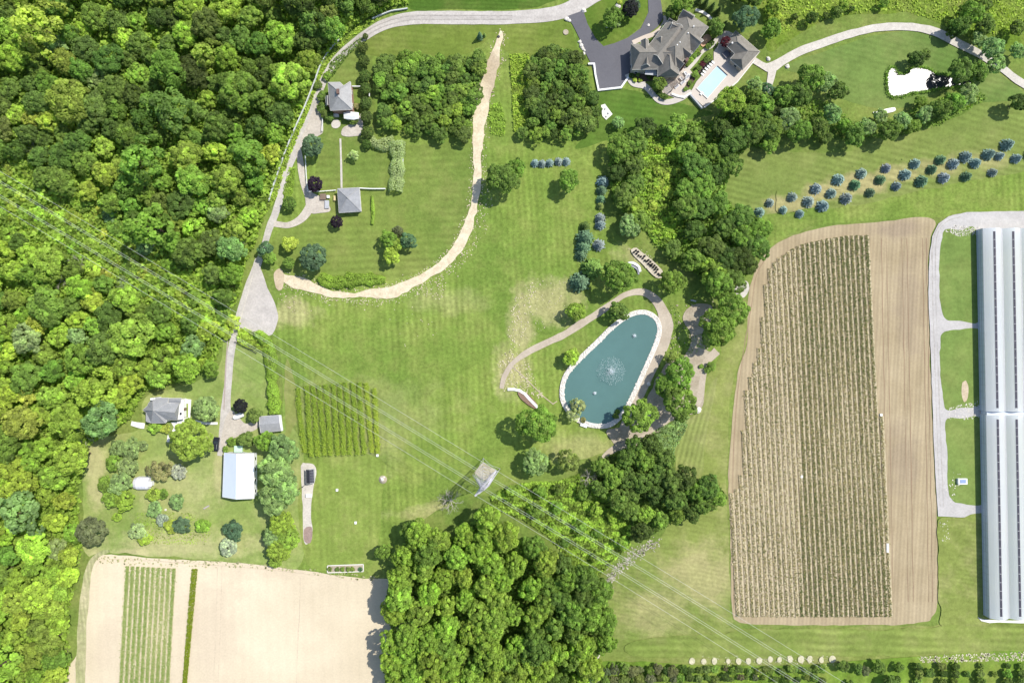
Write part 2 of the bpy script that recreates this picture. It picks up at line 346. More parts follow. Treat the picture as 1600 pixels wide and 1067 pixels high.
sheet("gravel_apron", [(496, 162), (503, 180), (505, 205), (498, 212), (486, 218), (470, 222), (480, 195), (490, 170)], DRIVE, .5)
ribbon("garden_drive", [(466, 225, 7), (469, 250, 9), (474, 285, 9), (482, 305, 12), (485, 322, 15), (470, 343, 12), (450, 352, 9), (428, 350, 10)], DRIVE, .8)
sheet("garage_yard", [(480, 300), (497, 306), (512, 318), (516, 330), (500, 333), (486, 333), (478, 320)], DRIVE, .6)
sheet("farm_yard", [(352, 655), (362, 640), (372, 650), (384, 662), (402, 656), (407, 664), (398, 672), (378, 678), (358, 688), (350, 700), (345, 690)], DRIVE, .8)
sheet("barn_path", [(471, 728), (478, 724), (490, 726), (494, 740), (489, 765), (486, 800), (488, 830), (480, 850), (474, 840), (473, 800), (472, 770)], PALEG, .8)
sheet("compost_patch", [(476, 826), (487, 823), (488, 838), (484, 848), (476, 845)], plain("compost", (.30, .22, .19), .95, .25, 1.5), .6)
ribbon("footpath", [(532, 217, 3), (533, 250, 3), (534, 294, 3)], PALEG, .15)
sheet("house_patio", [(536, 200), (548, 194), (558, 186), (566, 178), (566, 208), (552, 213), (534, 212)], DRIVE, .5)
sheet("stone_circle", [(518, 193), (521, 188), (527, 187), (532, 192), (531, 198), (525, 201), (519, 199)], PALEG, .1)
CONC = soil("concrete", (.48, .44, .39), (.56, .52, .465), (), .1)
for k_, (off, w_) in enumerate(((-3.2, 1.3), (3.0, 1.3))):
    ribbon('tyre_track', [(800, 28 + off, w_), (700, 28 + off, w_), (640, 29 + off, w_), (598, 40 + off, w_), (566, 58 + off, w_), (533, 86 + off, w_)], soil('track_gravel', (.30, .275, .245), (.44, .41, .375), (), .25, mid=.5) if k_ == 0 else bpy.data.materials['track_gravel'], .5)
for off in (-2.2, 2.4): ribbon('tyre_track', [(1456 + off, 380, 1), (1457 + off, 460, 1), (1460 + off, 560, 1), (1464 + off, 680, 1), (1469 + off, 780, 1)], bpy.data.materials['track_gravel'], .4) if False else None
# sandy new trail
TRAIL = soil("trail_sand", (.52, .43, .29), (.68, .60, .44), (), .22, blob=[(768, 115, 16, 45, .8)], blobcol=(.40, .32, .22), mid=.4)
trail = [(784, 49, 5), (781, 60, 11), (777, 75, 12), (771, 100, 20), (764, 125, 21), (756, 150, 20), (751, 175, 22), (748, 200, 17), (746, 235, 14), (746, 270, 13), (743, 310, 13), (738, 335, 13), (728, 362, 14), (712, 392, 15), (690, 415, 15), (665, 432, 14), (640, 444, 15), (612, 457, 20), (588, 459, 15), (555, 462, 11), (520, 461, 11), (496, 453, 14), (470, 444, 20), (450, 436, 14), (434, 428, 4)]
ribbon("sand_trail", trail, TRAIL, 1.7, 2.0, flecks=700, fspread=3.2, fsize=.95)
fl = [(q + rng.normal(size=2) * 4) for q in catmull([(760, 270), (762, 310), (755, 350), (738, 385), (718, 412), (690, 436), (655, 455), (600, 470), (540, 472), (500, 466)], False, 1.2)]
V, F = [], []; addflecks(V, F, fl + [(p[0], p[1]) for p in sample([(660, 440), (700, 440), (690, 470), (650, 460)], 60)], .9, nextz())
mk("trail_spoil", (V, F), TRAIL, kind='structure')
BARE = soil("bare_ground", (.44, .35, .235), (.54, .45, .32), (), .2, mid=.3)
sheet("bare_patch", [(428, 428), (438, 420), (444, 432), (440, 452), (432, 450)], BARE, 1.5, flecks=sample([(425, 420), (450, 430), (490, 490), (475, 500), (435, 470)], 70))
V, F = [], []
addflecks(V, F, sample([(800, 470), (835, 430), (850, 440), (830, 500), (812, 540), (800, 560), (792, 520)], 210), 1.1, nextz())
addflecks(V, F, sample([(860, 430), (900, 440), (890, 480), (830, 530), (815, 535)], 80), .8, ZL[0] + .001)
addflecks(V, F, sample([(775, 560), (800, 545), (822, 560), (850, 620), (835, 622), (800, 600), (788, 612)], 260), 1.2, ZL[0] + .002)
addflecks(V, F, sample([(600, 480), (660, 460), (690, 520), (640, 560)], 26), .8, ZL[0] + .003)
mk("straw_patches", (V, F), plain("straw_litter", (.56, .50, .33), .95), kind='structure')
# paths round the pond
PATH = soil("path_gravel", (.38, .32, .245), (.49, .425, .335), (), .13, mid=.2)
ribbon("garden_path", [(784, 607, 6), (790, 585, 8), (803, 566, 8), (822, 552, 8), (850, 538, 9), (880, 524, 10), (905, 508, 10), (930, 493, 10), (958, 473, 9), (980, 459, 9), (1002, 456, 11), (1022, 466, 14), (1036, 487, 18), (1042, 512, 20), (1036, 540, 17), (1024, 565, 15), (1012, 590, 14), (1000, 615, 14), (990, 640, 15), (978, 664, 16), (970, 682, 14)], PATH, 1)
BARE2 = soil("trodden_earth", (.30, .25, .18), (.45, .395, .30), (), .22, mid=.25)
sheet("trodden_ground", [(1066, 492), (1088, 476), (1110, 480), (1112, 500), (1098, 520), (1100, 545), (1118, 552), (1100, 585), (1098, 620), (1088, 640), (1050, 655), (1012, 684), (985, 698), (962, 694), (950, 672), (975, 665), (1000, 640), (1018, 606), (1040, 572), (1066, 556), (1080, 530), (1072, 510)], BARE2, 3, flecks=sample([(1045, 470), (1120, 465), (1125, 560), (1040, 575)], 120), fsize=1.4)
ribbon("gravel_strip", [(1120, 548, 12), (1104, 565, 12), (1098, 590, 11), (1095, 615, 10), (1090, 632, 4)], PATH, 1.5)
ribbon("sandy_walk", [(1045, 655, 5), (1020, 673, 6), (1000, 685, 7), (980, 695, 8), (962, 700, 10), (945, 712, 8), (935, 722, 3)], PATH, 1)
sheet("gravel_gap", [(1140, 462), (1150, 446), (1166, 440), (1170, 452), (1160, 466)], PALEG, 1)
ribbon("lane_track", [(910, 1110, 5), (922, 1070, 5), (926, 1048, 4), (934, 1028, 3), (942, 1012, 1)], PALEG, 1)
V, F = [], []; addflecks(V, F, [q_ + rng.normal(size=2) * (4, 5) for q_ in catmull([(947, 925), (956, 900), (975, 880), (1000, 860), (1026, 848)], False, .22)], 1.25, nextz()); mk("stony_bank", (V, F), soil("stony_soil", (.36, .33, .24), (.60, .55, .46), (), .35, mid=1.2), kind='structure')
# driveway of the large house
ASPH = soil("asphalt", (.115, .113, .125), (.14, .138, .15), (), .08, mid=.06)
sheet("asphalt_drive", [(886, 26), (911, 17), (918, 38), (930, 60), (943, 73), (960, 68), (980, 60), (1001, 45), (1013, 20), (1012, -30), (1028, -30), (1033, 5), (1036, 28), (1028, 42), (1010, 56), (990, 66), (986, 72), (987, 95), (987, 112), (980, 122), (968, 139), (935, 142), (928, 118), (924, 101), (913, 80), (905, 60), (895, 40)], ASPH, .15, False, 2)
DECK = soil("paved_deck", (.50, .44, .38), (.57, .51, .45), (), .06)
sheet("pool_deck", [z1(*p) for p in ((915, 280), (1000, 295), (1070, 330), (1290, 480), (1230, 560), (1070, 770), (900, 900), (780, 1005), (640, 870), (700, 760), (860, 560), (860, 480), (900, 420))], DECK, .3, False)
sheet("terrace", [z1(*p) for p in ((430, 740), (560, 620), (600, 620), (670, 700), (600, 800), (640, 870), (560, 940), (480, 900), (400, 870), (360, 830))], DECK, .3)
ribbon("curved_walk", [z1(60, 690) + (8,), z1(110, 775) + (8,), z1(220, 800) + (9,), z1(290, 870) + (8,), z1(350, 930) + (9,), z1(430, 950) + (9,), z1(530, 925) + (9,), z1(620, 870) + (8,), z1(650, 840) + (5,)], CONC, .3)
ribbon("front_walk", [z1(400, 150) + (3,), z1(410, 200) + (6,), z1(370, 270) + (7,), z1(300, 320) + (7,), z1(210, 355) + (7,), z1(110, 400) + (7,)], soil("beige_paving", (.52, .44, .36), (.58, .5, .42), (), .06), .2)
ribbon("entry_walk", [z1(208, 665) + (6,), z1(208, 770) + (6,)], CONC, .1)
ribbon("garden_walk", [z1(900, 340) + (6,), z1(850, 420) + (6,), z1(760, 480) + (5,), z1(690, 570) + (5,), z1(620, 650) + (5,), z1(590, 690) + (4,)], CONC, .2)
sheet("brick_terrace", [z1(*p) for p in ((745, 370), (790, 320), (850, 350), (800, 400), (760, 440), (735, 410))], soil("brick_paving", (.50, .30, .18), (.58, .38, .25), (), .1), .3)
BED = soil("bark_mulch", (.09, .065, .05), (.14, .10, .075), (), .3)
ribbon("garden_bed", [z1(360, 330) + (8,), z1(400, 270) + (8,), z1(430, 230) + (6,)], BED, .5)
ribbon("planting_bed", [z1(600, 600) + (9,), z1(650, 530) + (10,), z1(730, 460) + (9,)], BED, .5)
ribbon("poolside_bed", [z1(590, 840) + (5,), z1(690, 690) + (9,), z1(770, 590) + (9,), z1(830, 500) + (6,)], BED, .5)
sheet("porch_bed", [z1(*p) for p in ((75, 680), (120, 640), (300, 640), (310, 740), (220, 760), (130, 760))], BED, .4)
# lane to the right, upper pond
ribbon("pond_lane", [z1(1230, 560) + (10,), z1(1330, 620) + (11,), (1205, 106, 16), (1222, 96, 13), (1250, 81, 13), (1290, 66, 13), (1335, 52, 12), (1380, 43, 12), (1425, 43, 12), (1465, 52, 13), (1500, 70, 13), (1530, 85, 13), (1565, 107, 12), (1590, 126, 12), (1640, 158, 12)], PALEG, .6)
ribbon("lane_spur", [(1207, 100, 16), (1205, 118, 12), (1201, 135, 9), (1196, 150, 7)], PALEG, .5)
sheet("dry_patch", [(1215, 300), (1260, 290), (1300, 275), (1345, 262), (1330, 290), (1290, 300), (1250, 325), (1215, 335)], STRIPED, 3, flecks=sample([(1200, 300), (1350, 250), (1480, 240), (1400, 290), (1250, 340)], 60), fsize=1)
# greenhouse lane
LANE = soil("lane_gravel", (.40, .38, .36), (.49, .47, .445), (), .14, mid=.2)
sheet("greenhouse_lane", [(1640, 329), (1510, 332), (1482, 338), (1466, 350), (1456, 370), (1451, 400), (1450, 460), (1454, 560), (1458, 680), (1462, 760), (1465, 806), (1500, 808), (1545, 806), (1545, 600), (1535, 400), (1548, 365), (1640, 355)], LANE, .5, False)
for off in (-2.4, 2.6): ribbon('tyre_track', [(1500, 337 + off, 1.1), (1478, 345 + off, 1.1), (1460 + off, 375, 1.1), (1459 + off, 460, 1.1), (1462 + off, 560, 1.1), (1466 + off, 680, 1.1), (1471 + off, 790, 1.1)], bpy.data.materials['track_gravel'], .5)
def grassplot(pts, f=60):
    sheet("grass_plot", pts, GHGRASS, .9, True, 2)
grassplot([(1474, 366), (1480, 359), (1500, 361), (1524, 360), (1530, 440), (1530, 500), (1500, 502), (1478, 499), (1469, 480), (1467, 430), (1468, 390)])
grassplot([(1474, 520), (1495, 515), (1533, 517), (1534, 560), (1534, 628), (1500, 637), (1480, 640), (1474, 628), (1469, 590), (1468, 540)])
grassplot([(1477, 657), (1500, 654), (1535, 656), (1537, 720), (1537, 784), (1500, 786), (1486, 780), (1480, 760), (1479, 700)])
sheet("grass_strip", [(1466, 812), (1500, 808), (1545, 806), (1548, 900), (1545, 975), (1500, 985), (1468, 975), (1470, 950), (1467, 930), (1465, 860)], SIDE, 2)
sheet('mown_headland', [(1170, 984), (1300, 983), (1440, 981), (1480, 974), (1530, 976), (1640, 978), (1640, 1016), (1440, 1022), (1300, 1024), (1050, 1026), (980, 1018), (1000, 1000), (1100, 992)], grass('headland_grass', (.15, .205, .042), (.215, .255, .06), (.31, .30, .12), .5, [(R(88), 2.6, .13), (R(90), 6.3, .08)], None, None, .2), 2)
V, F = [], []; addflecks(V, F, list(sample([(1476, 362), (1490, 352), (1530, 355), (1534, 366), (1500, 370)], 320)) + list(sample([(1475, 640), (1500, 632), (1520, 625), (1532, 628), (1532, 655), (1480, 655)], 160)) + list(sample([(1478, 765), (1490, 735), (1510, 745), (1500, 760), (1485, 790)], 30)) + list(sample([(1466, 815), (1480, 812), (1484, 850), (1472, 850)], 30)), 1.0, nextz())
mk("stone_litter", (V, F), plain("limestone_chips", (.62, .58, .50), .9), kind='structure')
sheet("bare_plot", [(1503, 597), (1508, 594), (1512, 605), (1511, 622), (1506, 628), (1502, 615)], BARE, .8)
# sandy turning circles at the orchard edge
ORCH = grass("orchard_grass", (.11, .20, .025), (.17, .25, .035), (.30, .28, .09), .5, [(R(2), 4.4, .12)], None, None, .3)
sheet("orchard_floor", [(930, 1040), (1000, 1033), (1100, 1038), (1270, 1037), (1420, 1026), (1640, 1022), (1640, 1120), (925, 1120)], ORCH, 1)
for i, x in enumerate((1081, 1099, 1117, 1137, 1153, 1169, 1186, 1203, 1218, 1234, 1251, 1265, 1283, 1300)):
    a = random.uniform(3.6, 5)
    sheet("sand_spot", [(x + a * math.cos(t), 1031 + (-2 if x > 1200 else 1) + a * 1.25 * math.sin(t)) for t in np.linspace(0, 2 * math.pi, 8, endpoint=False)], soil("pale_sand", (.42, .41, .25), (.60, .55, .40), (), .25, mid=1.2) if i == 0 else bpy.data.materials["pale_sand"], 1.0, True, 1, flecks=rng.normal(size=(16, 2)) * (3.5, 4) + (x, 1031), fsize=.8)
V, F = [], []; addflecks(V, F, sample([(1430, 1025), (1640, 1015), (1640, 1030), (1440, 1034)], 420), 1.7, nextz()); mk("orchard_headland", (V, F), bpy.data.materials["pale_sand"], kind='structure')
V, F = [], []; addflecks(V, F, sample([(150, 868), (400, 878), (590, 900), (590, 908), (400, 888), (150, 880)], 260), 1.6, nextz()); mk("field_edge_stubble", (V, F), grass("edge_grass", (.3, .3, .13), (.4, .37, .2), (.5, .44, .28), .5), kind='structure')

# ------------------------------------------------------------------ water
def water(name, c, rough, bumpst, bsc):
    t = NT(name, rough, .5); t.b.inputs["IOR"].default_value = 1.33
    t.color(t.scalec(t.mix(t.ramp(t.noise(.05, 3), .3, .7), c, tuple(x * 1.12 for x in c)), t.ramp(t.noise(.3, 3), .3, .7, .97, 1.03)))
    t.bump(t.noise(bsc, 3, .6), bumpst, .05); return t.m
W0 = ZL[0] + .03
pondpts = [(1001, 491), (1013, 493), (1023, 501), (1027, 514), (1024, 530), (1016, 550), (1008, 568), (998, 590), (988, 612), (976, 636), (963, 652), (950, 661), (935, 662), (918, 659), (902, 651), (889, 638), (882, 622), (882, 604), (887, 588), (898, 573), (915, 556), (935, 537), (955, 517), (975, 501), (988, 494)]
mk("pond_water", ([P(*p) + (0, 0, W0) for p in outline(pondpts, .15, True, 2)][::-1], [list(range(len(outline(pondpts, 0, True, 2))))]), water("teal_water", (.085, .165, .155), .08, .12, 1.2), kind='structure')
up = [zf(3.9975, 1200, 0)(*p) for p in ((745, 520), (748, 455), (775, 428), (800, 430), (815, 462), (860, 468), (905, 430), (960, 430), (1015, 448), (1045, 468), (1090, 468), (1120, 480), (1240, 500), (1260, 530), (1160, 545), (1060, 555), (980, 570), (900, 582), (840, 600), (785, 605), (755, 590))]
GL = water("still_water", (.03, .035, .035), .27, .5, 1.5)
sheet("upper_pond_water", up, GL, .5, True, 2)
sheet("stream_water", [zf(3.9975, 1200, 0)(*p) for p in ((655, 702), (700, 694), (760, 678), (790, 676), (795, 690), (760, 705), (700, 712), (665, 716))], GL, .5, True, 2)
gp = catmull(up, True, 1.0); c_ = np.mean(gp, 0); pp_ = gp[rng.integers(0, len(gp), 2600)]; pp_ = pp_ + rng.normal(size=pp_.shape) * 1.3 + (pp_ - c_) / (np.linalg.norm(pp_ - c_, axis=1)[:, None]) * 1.6
REED = pp_
# stone edging of the pond
ST = plain("white_stone", (.66, .62, .56), .85, .18, 1.2)
ring = catmull(pondpts, True, .9); t = np.roll(ring, -1, 0) - np.roll(ring, 1, 0); t /= np.linalg.norm(t, axis=1)[:, None]; nrm = np.c_[t[:, 1], -t[:, 0]]
c0 = np.mean(ring, 0); sgn = np.sign(((ring - c0) * nrm).sum(1).mean()); mb = MB()
qo = [P(*(r + n * sgn * 7.0)) for r, n in zip(ring[::4], nrm[::4])]; qi = [P(*(r - n * sgn * .3)) for r, n in zip(ring[::4], nrm[::4])]; n = len(qo)
mb.add([p + (0, 0, W0 + .02) for p in qo] + [p + (0, 0, W0 + .14) for p in qi] + [p + (0, 0, .05) for p in qi], [(i, (i + 1) % n, n + (i + 1) % n, n + i) for i in range(n)] + [(n + i, n + (i + 1) % n, 2 * n + (i + 1) % n, 2 * n + i) for i in range(n)])
for i in range(0, len(ring)):
    for off in (.8, 3.0, 5.2):
        if random.random() < .5: mb.rock(P(*(ring[i] + nrm[i] * sgn * (off + random.uniform(-.8, .8)))) + (0, 0, W0 - .06), random.uniform(.22, .42))
mk("stone_edging", mb.get(), ST, label="band of white stones edging the teal pond all the way round", cat="stone edging")

# ------------------------------------------------------------------ foliage builders
def cards(C, N, s, asp=.75):
    """one small four-cornered leaf clump per centre, lying square to its normal"""
    n = len(C); N = N / (np.linalg.norm(N, axis=1)[:, None] + 1e-9); r = rng.normal(size=(n, 3)); u = np.cross(N, r)
    u /= np.linalg.norm(u, axis=1)[:, None] + 1e-9; v = np.cross(N, u); s = np.asarray(s).reshape(-1, 1) * np.ones((n, 1))
    j = rng.uniform(.7, 1.3, (n, 4, 1)); V = np.stack([C + u * s * j[:, 0], C + v * s * asp * j[:, 1], C - u * s * j[:, 2], C - v * s * asp * j[:, 3]], 1)
    return V.reshape(-1, 3), np.arange(n * 4).reshape(n, 4)
def rdir(n):
    d = rng.normal(size=(n, 3)); return d / np.linalg.norm(d, axis=1)[:, None]
def crown_mesh(name, lobes, per, leaf, lr=(.2, .36), squash=.8, irr=.22, inner=.0, flat=0):
    i = np.arange(lobes) + .5; z = 1 - 1.15 * i / lobes; ph = i * 2.39996 + rng.uniform(0, 6)
    d = np.c_[np.sqrt(np.clip(1 - z * z, 0, 1)) * np.cos(ph), np.sqrt(np.clip(1 - z * z, 0, 1)) * np.sin(ph), z] + rng.normal(size=(lobes, 3)) * .14
    d /= np.linalg.norm(d, axis=1)[:, None]
    a = np.arctan2(d[:, 1], d[:, 0]); p = rng.uniform(0, 6, 3)
    rad = (1 + irr * (.6 * np.sin(2 * a + p[0]) + .5 * np.sin(3 * a + p[1]) + .4 * np.sin(5 * a + p[2]))) * rng.uniform(.62, .88, lobes)
    L = d * rad[:, None]; L[:, 2] *= squash; rr = rng.uniform(lr[0], lr[1], lobes)
    m = lobes * per; k = np.repeat(np.arange(lobes), per); q = rdir(m); q[:, 2] = q[:, 2] * .8 + .25
    q /= np.linalg.norm(q, axis=1)[:, None]; bad = (q * d[k]).sum(1) < -.35; q[bad] *= -1
    C = L[k] + q * (rr[k] * rng.uniform(.72, 1.08, m))[:, None]; N = q * .8 + (0, 0, .55) + rng.normal(size=(m, 3)) * .42
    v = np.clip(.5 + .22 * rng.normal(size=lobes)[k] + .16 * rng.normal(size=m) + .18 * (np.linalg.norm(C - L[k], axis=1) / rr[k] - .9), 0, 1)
    V, F = cards(C, N, leaf * rng.uniform(.7, 1.3, m))
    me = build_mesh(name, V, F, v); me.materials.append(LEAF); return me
def spruce_mesh(name, hgt, whorls, nb, leaf, droop=.25, mat=None):
    C = []; N = []; v = []
    for wv in range(whorls):
        t = wv / whorls; z = hgt * (.06 + .92 * t); r = (1 - t) ** .65 * 1.0 + .03; k = max(5, int(nb * (1 - .6 * t))); o = rng.uniform(0, 6)
        for b in range(k):
            a = o + 2 * math.pi * b / k + rng.normal() * .1; L = r * rng.uniform(.8, 1.1); m = max(3, int(L / leaf * 2.4)); tt = rng.uniform(.15, 1, m)
            x = L * tt; side = rng.normal(size=m) * .07 * (1.2 - tt)
            C.append(np.c_[x * math.cos(a) - side * math.sin(a), x * math.sin(a) + side * math.cos(a), z - droop * x + rng.normal(size=m) * .03])
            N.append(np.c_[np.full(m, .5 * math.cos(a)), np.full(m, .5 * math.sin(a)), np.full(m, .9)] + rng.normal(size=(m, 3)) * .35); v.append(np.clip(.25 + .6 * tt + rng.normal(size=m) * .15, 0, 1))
    C = np.concatenate(C); N = np.concatenate(N); v = np.concatenate(v); V, F = cards(C, N, leaf * rng.uniform(.7, 1.2, len(C)), .6)
    me = build_mesh(name, V, F, v); me.materials.append(mat or NEEDLE); return me
def trunk_mesh(name, fork=True):
    mb = MB(); mb.bar((0, 0, 0), (0, 0, .55), .085, 8, .06)
    for k in range(5):
        a = 2 * math.pi * k / 5 + random.uniform(-.3, .3); b = random.uniform(.35, .55)
        mid = (.16 * math.cos(a), .16 * math.sin(a), b + .18); mb.bar((0, 0, b), mid, .045, 6, .03)
        mb.bar(mid, (.34 * math.cos(a + .2), .34 * math.sin(a + .2), b + .34), .03, 5, .012)
        mb.bar(mid, (.20 * math.cos(a - .5), .20 * math.sin(a - .5), b + .42), .025, 5, .01)
    mb.bar((0, 0, .55), (.03, .02, .92), .06, 6, .015)
    me = build_mesh(name, *mb.get()); me.materials.append(BARK); return me
PROTO = {
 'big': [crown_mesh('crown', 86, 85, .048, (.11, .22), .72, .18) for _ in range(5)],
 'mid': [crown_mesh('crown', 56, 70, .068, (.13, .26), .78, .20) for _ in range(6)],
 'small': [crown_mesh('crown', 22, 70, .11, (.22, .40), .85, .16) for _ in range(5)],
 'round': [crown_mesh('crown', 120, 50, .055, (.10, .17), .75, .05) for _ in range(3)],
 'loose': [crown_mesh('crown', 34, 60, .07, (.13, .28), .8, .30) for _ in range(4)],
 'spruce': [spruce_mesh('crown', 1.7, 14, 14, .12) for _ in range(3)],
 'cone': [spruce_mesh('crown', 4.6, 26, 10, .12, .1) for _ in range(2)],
}
TRUNK = [trunk_mesh('trunk') for _ in range(4)]
CTRUNK = build_mesh('trunk', *MB().bar((0, 0, 0), (0, 0, .9), .07, 8, .02).get()); CTRUNK.materials.append(BARK)
def bare_mesh():
    mb = MB(); mb.bar((0, 0, 0), (0, 0, .6), .10, 7, .07)
    def br(p, d, L, w, dep):
        q = p + d * L; mb.bar(p, q, w, 4 if dep < 3 else 3, w * .5)
        if dep:
            for _ in range(3):
                e = d + rng.normal(size=3) * .55; e[2] += .12; e /= np.linalg.norm(e); br(p + d * L * random.uniform(.5, 1), e, L * .68, w * .5, dep - 1)
    for k in range(8):
        a = 2 * math.pi * k / 8 + random.uniform(-.3, .3); d = np.array([math.cos(a), math.sin(a), .55]); br(np.array([0, 0, random.uniform(.3, .6)]), d / np.linalg.norm(d), .55, .05, 3)
    me = build_mesh('branches', *mb.get()); me.materials.append(DEADWOOD); return me
BAREM = [bare_mesh() for _ in range(3)]
TONE = {'dark': (.098, .155, .034), 'deep': (.155, .245, .052), 'mid': (.205, .325, .058), 'bright': (.29, .42, .068), 'lime': (.37, .49, .080), 'yellow': (.42, .50, .09),
        'blue': (.24, .31, .29), 'bluegreen': (.125, .215, .115), 'purple': (.036, .024, .042), 'black': (.03, .033, .036), 'red': (.11, .026, .038), 'brown': (.28, .27, .12),
        'bronze': (.17, .185, .09), 'silver': (.40, .46, .36), 'pale': (.40, .49, .23), 'olive': (.215, .29, .075), 'sage': (.28, .40, .155)}
def tint(tone, j=.1):
    c = np.array(TONE[tone]) * rng.uniform(1 - j, 1 + j) * rng.uniform(1 - j * .6, 1 + j * .6, 3); return (*c, 1)
CK = .88
def tree(px, py, r, tone, label, name='broadleaf_tree', cat='tree', shape=None, hf=None, group=None, jit=.1, squash=1.0, ell=1.0, rot=None):
    R0 = r / S
    if shape in ('spruce', 'cone'): ht = R0 * (1.8 if shape == 'spruce' else 4.8); hc = ht * .25
    else: ht = R0 * (hf or 2.1); hc = ht * .62
    base = P(px, py, hc) * (1, 1, 0); Rw = R0 * (H - hc) / H * (1.0 if shape == 'round' else CK)
    o = empty(name, base, label, cat, group)
    if shape is None: shape = 'big' if R0 > 4.4 else 'mid' if R0 > 2.9 else 'small'
    c = bpy.data.objects.new('crown', random.choice(PROTO[shape])); COL.objects.link(c); c.parent = o
    c.color = tint(tone, jit); c.rotation_euler = (0, 0, rot if rot is not None else random.uniform(0, 6.28))
    if shape in ('spruce', 'cone'):
        Rw *= 1.2 / CK; c.scale = (Rw, Rw, Rw)
        t = bpy.data.objects.new('trunk', CTRUNK); t.scale = (Rw, Rw, Rw * 2)
    else:
        c.location = (0, 0, hc); c.scale = (Rw * ell, Rw / ell, (ht - hc) * 1.12 * squash)
        t = bpy.data.objects.new('trunk', random.choice(TRUNK)); t.scale = (Rw * 1.25, Rw * 1.25, ht * .9); t.rotation_euler = (0, 0, random.uniform(0, 6))
    COL.objects.link(t); t.parent = o
    return o
def shrub(px, py, r, tone, label, **kw):
    kw.setdefault('name', 'shrub'); kw.setdefault('cat', 'shrub'); kw.setdefault('hf', 1.35); kw.setdefault('shape', 'small'); return tree(px, py, r, tone, label, **kw)
ORD = ['first', 'second', 'third', 'fourth', 'fifth', 'sixth', 'seventh', 'eighth', 'ninth', 'tenth', 'eleventh', 'twelfth', 'thirteenth', 'fourteenth', 'fifteenth', 'sixteenth', 'seventeenth', 'eighteenth', 'nineteenth', 'twentieth']
TENS = {2: 'twenty', 3: 'thirty', 4: 'forty'}
def ordw(i): return ORD[i] if i < 20 else (TENS[(i + 1) // 10] + ('-' + ORD[(i + 1) % 10 - 1]) if (i + 1) % 10 else {3: 'thirtieth', 4: 'fortieth'}[(i + 1) // 10])
def cover(name, poly, dens, hmax, size, tone, label=None, cat=None, ex=(), low=.1, vmix=.25):
    """leafy ground cover nobody could count: clumps of leaves over a traced area"""
    A = area(poly) / S / S; n = int(A * dens); p = sample(poly, n); 
    for e in ex: p = p[~inpoly(p[:, 0], p[:, 1], e)]
    n = len(p); cl = rng.normal(size=(40, 40)); X = ((p[:, 0] * .09) % 40).astype(int); Y = ((p[:, 1] * .09) % 40).astype(int)
    X2 = ((p[:, 0] * .3 + 7) % 40).astype(int); Y2 = ((p[:, 1] * .3 + 3) % 40).astype(int); g = .5 * cl[X, Y] + .5 * cl[X2, Y2]
    hh = np.clip(hmax * (.45 + .28 * g) * rng.uniform(.3, 1.15, n), low, None)
    C = np.c_[(p[:, 0] - 800) / S, (533.5 - p[:, 1]) / S, hh]; N = rng.normal(size=(n, 3)) * .5 + (0, 0, 1)
    V, F = cards(C, N, size * rng.uniform(.6, 1.4, n)); v = np.clip(.5 + vmix * .8 * cl[Y2, X] + .15 * rng.normal(size=n), 0, 1)
    o = mk(name, (V, F), LEAF, att=v, kind='stuff'); o.color = tint(tone, .02)
    if label: o['label'] = label; o['category'] = cat
    return o
def hedge(cl, wd, ht, tone, label, leaf=.22, dens=26, name='hedge', cat='hedge', lump=.55, mat=None):
    q = catmull(cl, False, 2.0); t = np.gradient(q[:, :2], axis=0); t /= np.linalg.norm(t, axis=1)[:, None] + 1e-9; L = len(q) * 2 / S
    n = int(L * (wd / S + 2 * ht) * dens); i = rng.integers(0, len(q), n); nrm = np.c_[t[:, 1], -t[:, 0]]
    ww = (q[:, 2] if q.shape[1] > 2 else np.full(len(q), wd)) * (1 + lump * fnoise(len(q), False) * .5); a = rng.uniform(0, math.pi, n)
    hh = ht * (1 + lump * .6 * fnoise(len(q), False)); ca, sa = np.cos(a), np.sin(a)
    xy = q[i, :2] + t[i] * rng.uniform(-1, 1, (n, 1)) + nrm[i] * (ww[i] / 2 * np.sign(ca) * np.abs(ca) ** .7 * rng.uniform(.85, 1.05, n))[:, None]
    z = hh[i] * (sa ** .6) * rng.uniform(.75, 1.05, n); C = np.c_[(xy[:, 0] - 800) / S, (533.5 - xy[:, 1]) / S, z]
    N = np.c_[nrm[i, 0] * ca, -nrm[i, 1] * ca, sa + .25] + rng.normal(size=(n, 3)) * .4
    V, F = cards(C, N, leaf * rng.uniform(.6, 1.3, n)); lv = fnoise(len(q), False)
    o = mk(name, (V, F), mat or LEAF, att=np.clip(.5 + .12 * lv[i] + .18 * rng.normal(size=n), 0, 1), label=label, cat=cat); o.color = tint(tone, .03); return o

# ------------------------------------------------------------------ the woods
WL = [(-45, -45), (650, -45), (638, 6), (600, 18), (560, 40), (528, 68), (498, 110), (478, 155), (462, 200), (447, 240), (430, 285), (416, 330), (402, 380), (386, 410), (375, 460), (360, 500), (350, 530), (335, 570), (300, 592), (262, 600), (228, 612), (205, 655), (165, 680), (135, 700), (128, 750), (126, 800), (132, 850), (122, 900), (112, 950), (108, 1000), (112, 1110), (-45, 1110)]
CORR = [(-45, 215), (60, 275), (200, 350), (330, 440), (368, 500), (350, 525), (230, 470), (120, 420), (-45, 345)]
CLEAR = [[(138, 30), (168, 30), (170, 110), (140, 110)], [(285, 78), (312, 75), (315, 110), (288, 112)], [(15, 545), (60, 535), (62, 572), (20, 580)], [(232, 612), (300, 595), (330, 575), (330, 600), (260, 625)]]
LANDM = [((500, 120), 'by the curving guard rail'), ((440, 270), 'by the long white rail'), ((395, 420), 'at the gravel pull-off'), ((340, 590), 'by the long drive'), ((235, 610), 'behind the farmhouse'), ((130, 740), 'by the worn yard track'), ((118, 950), 'at the sandy field'), ((620, 10), 'at the road bend')]
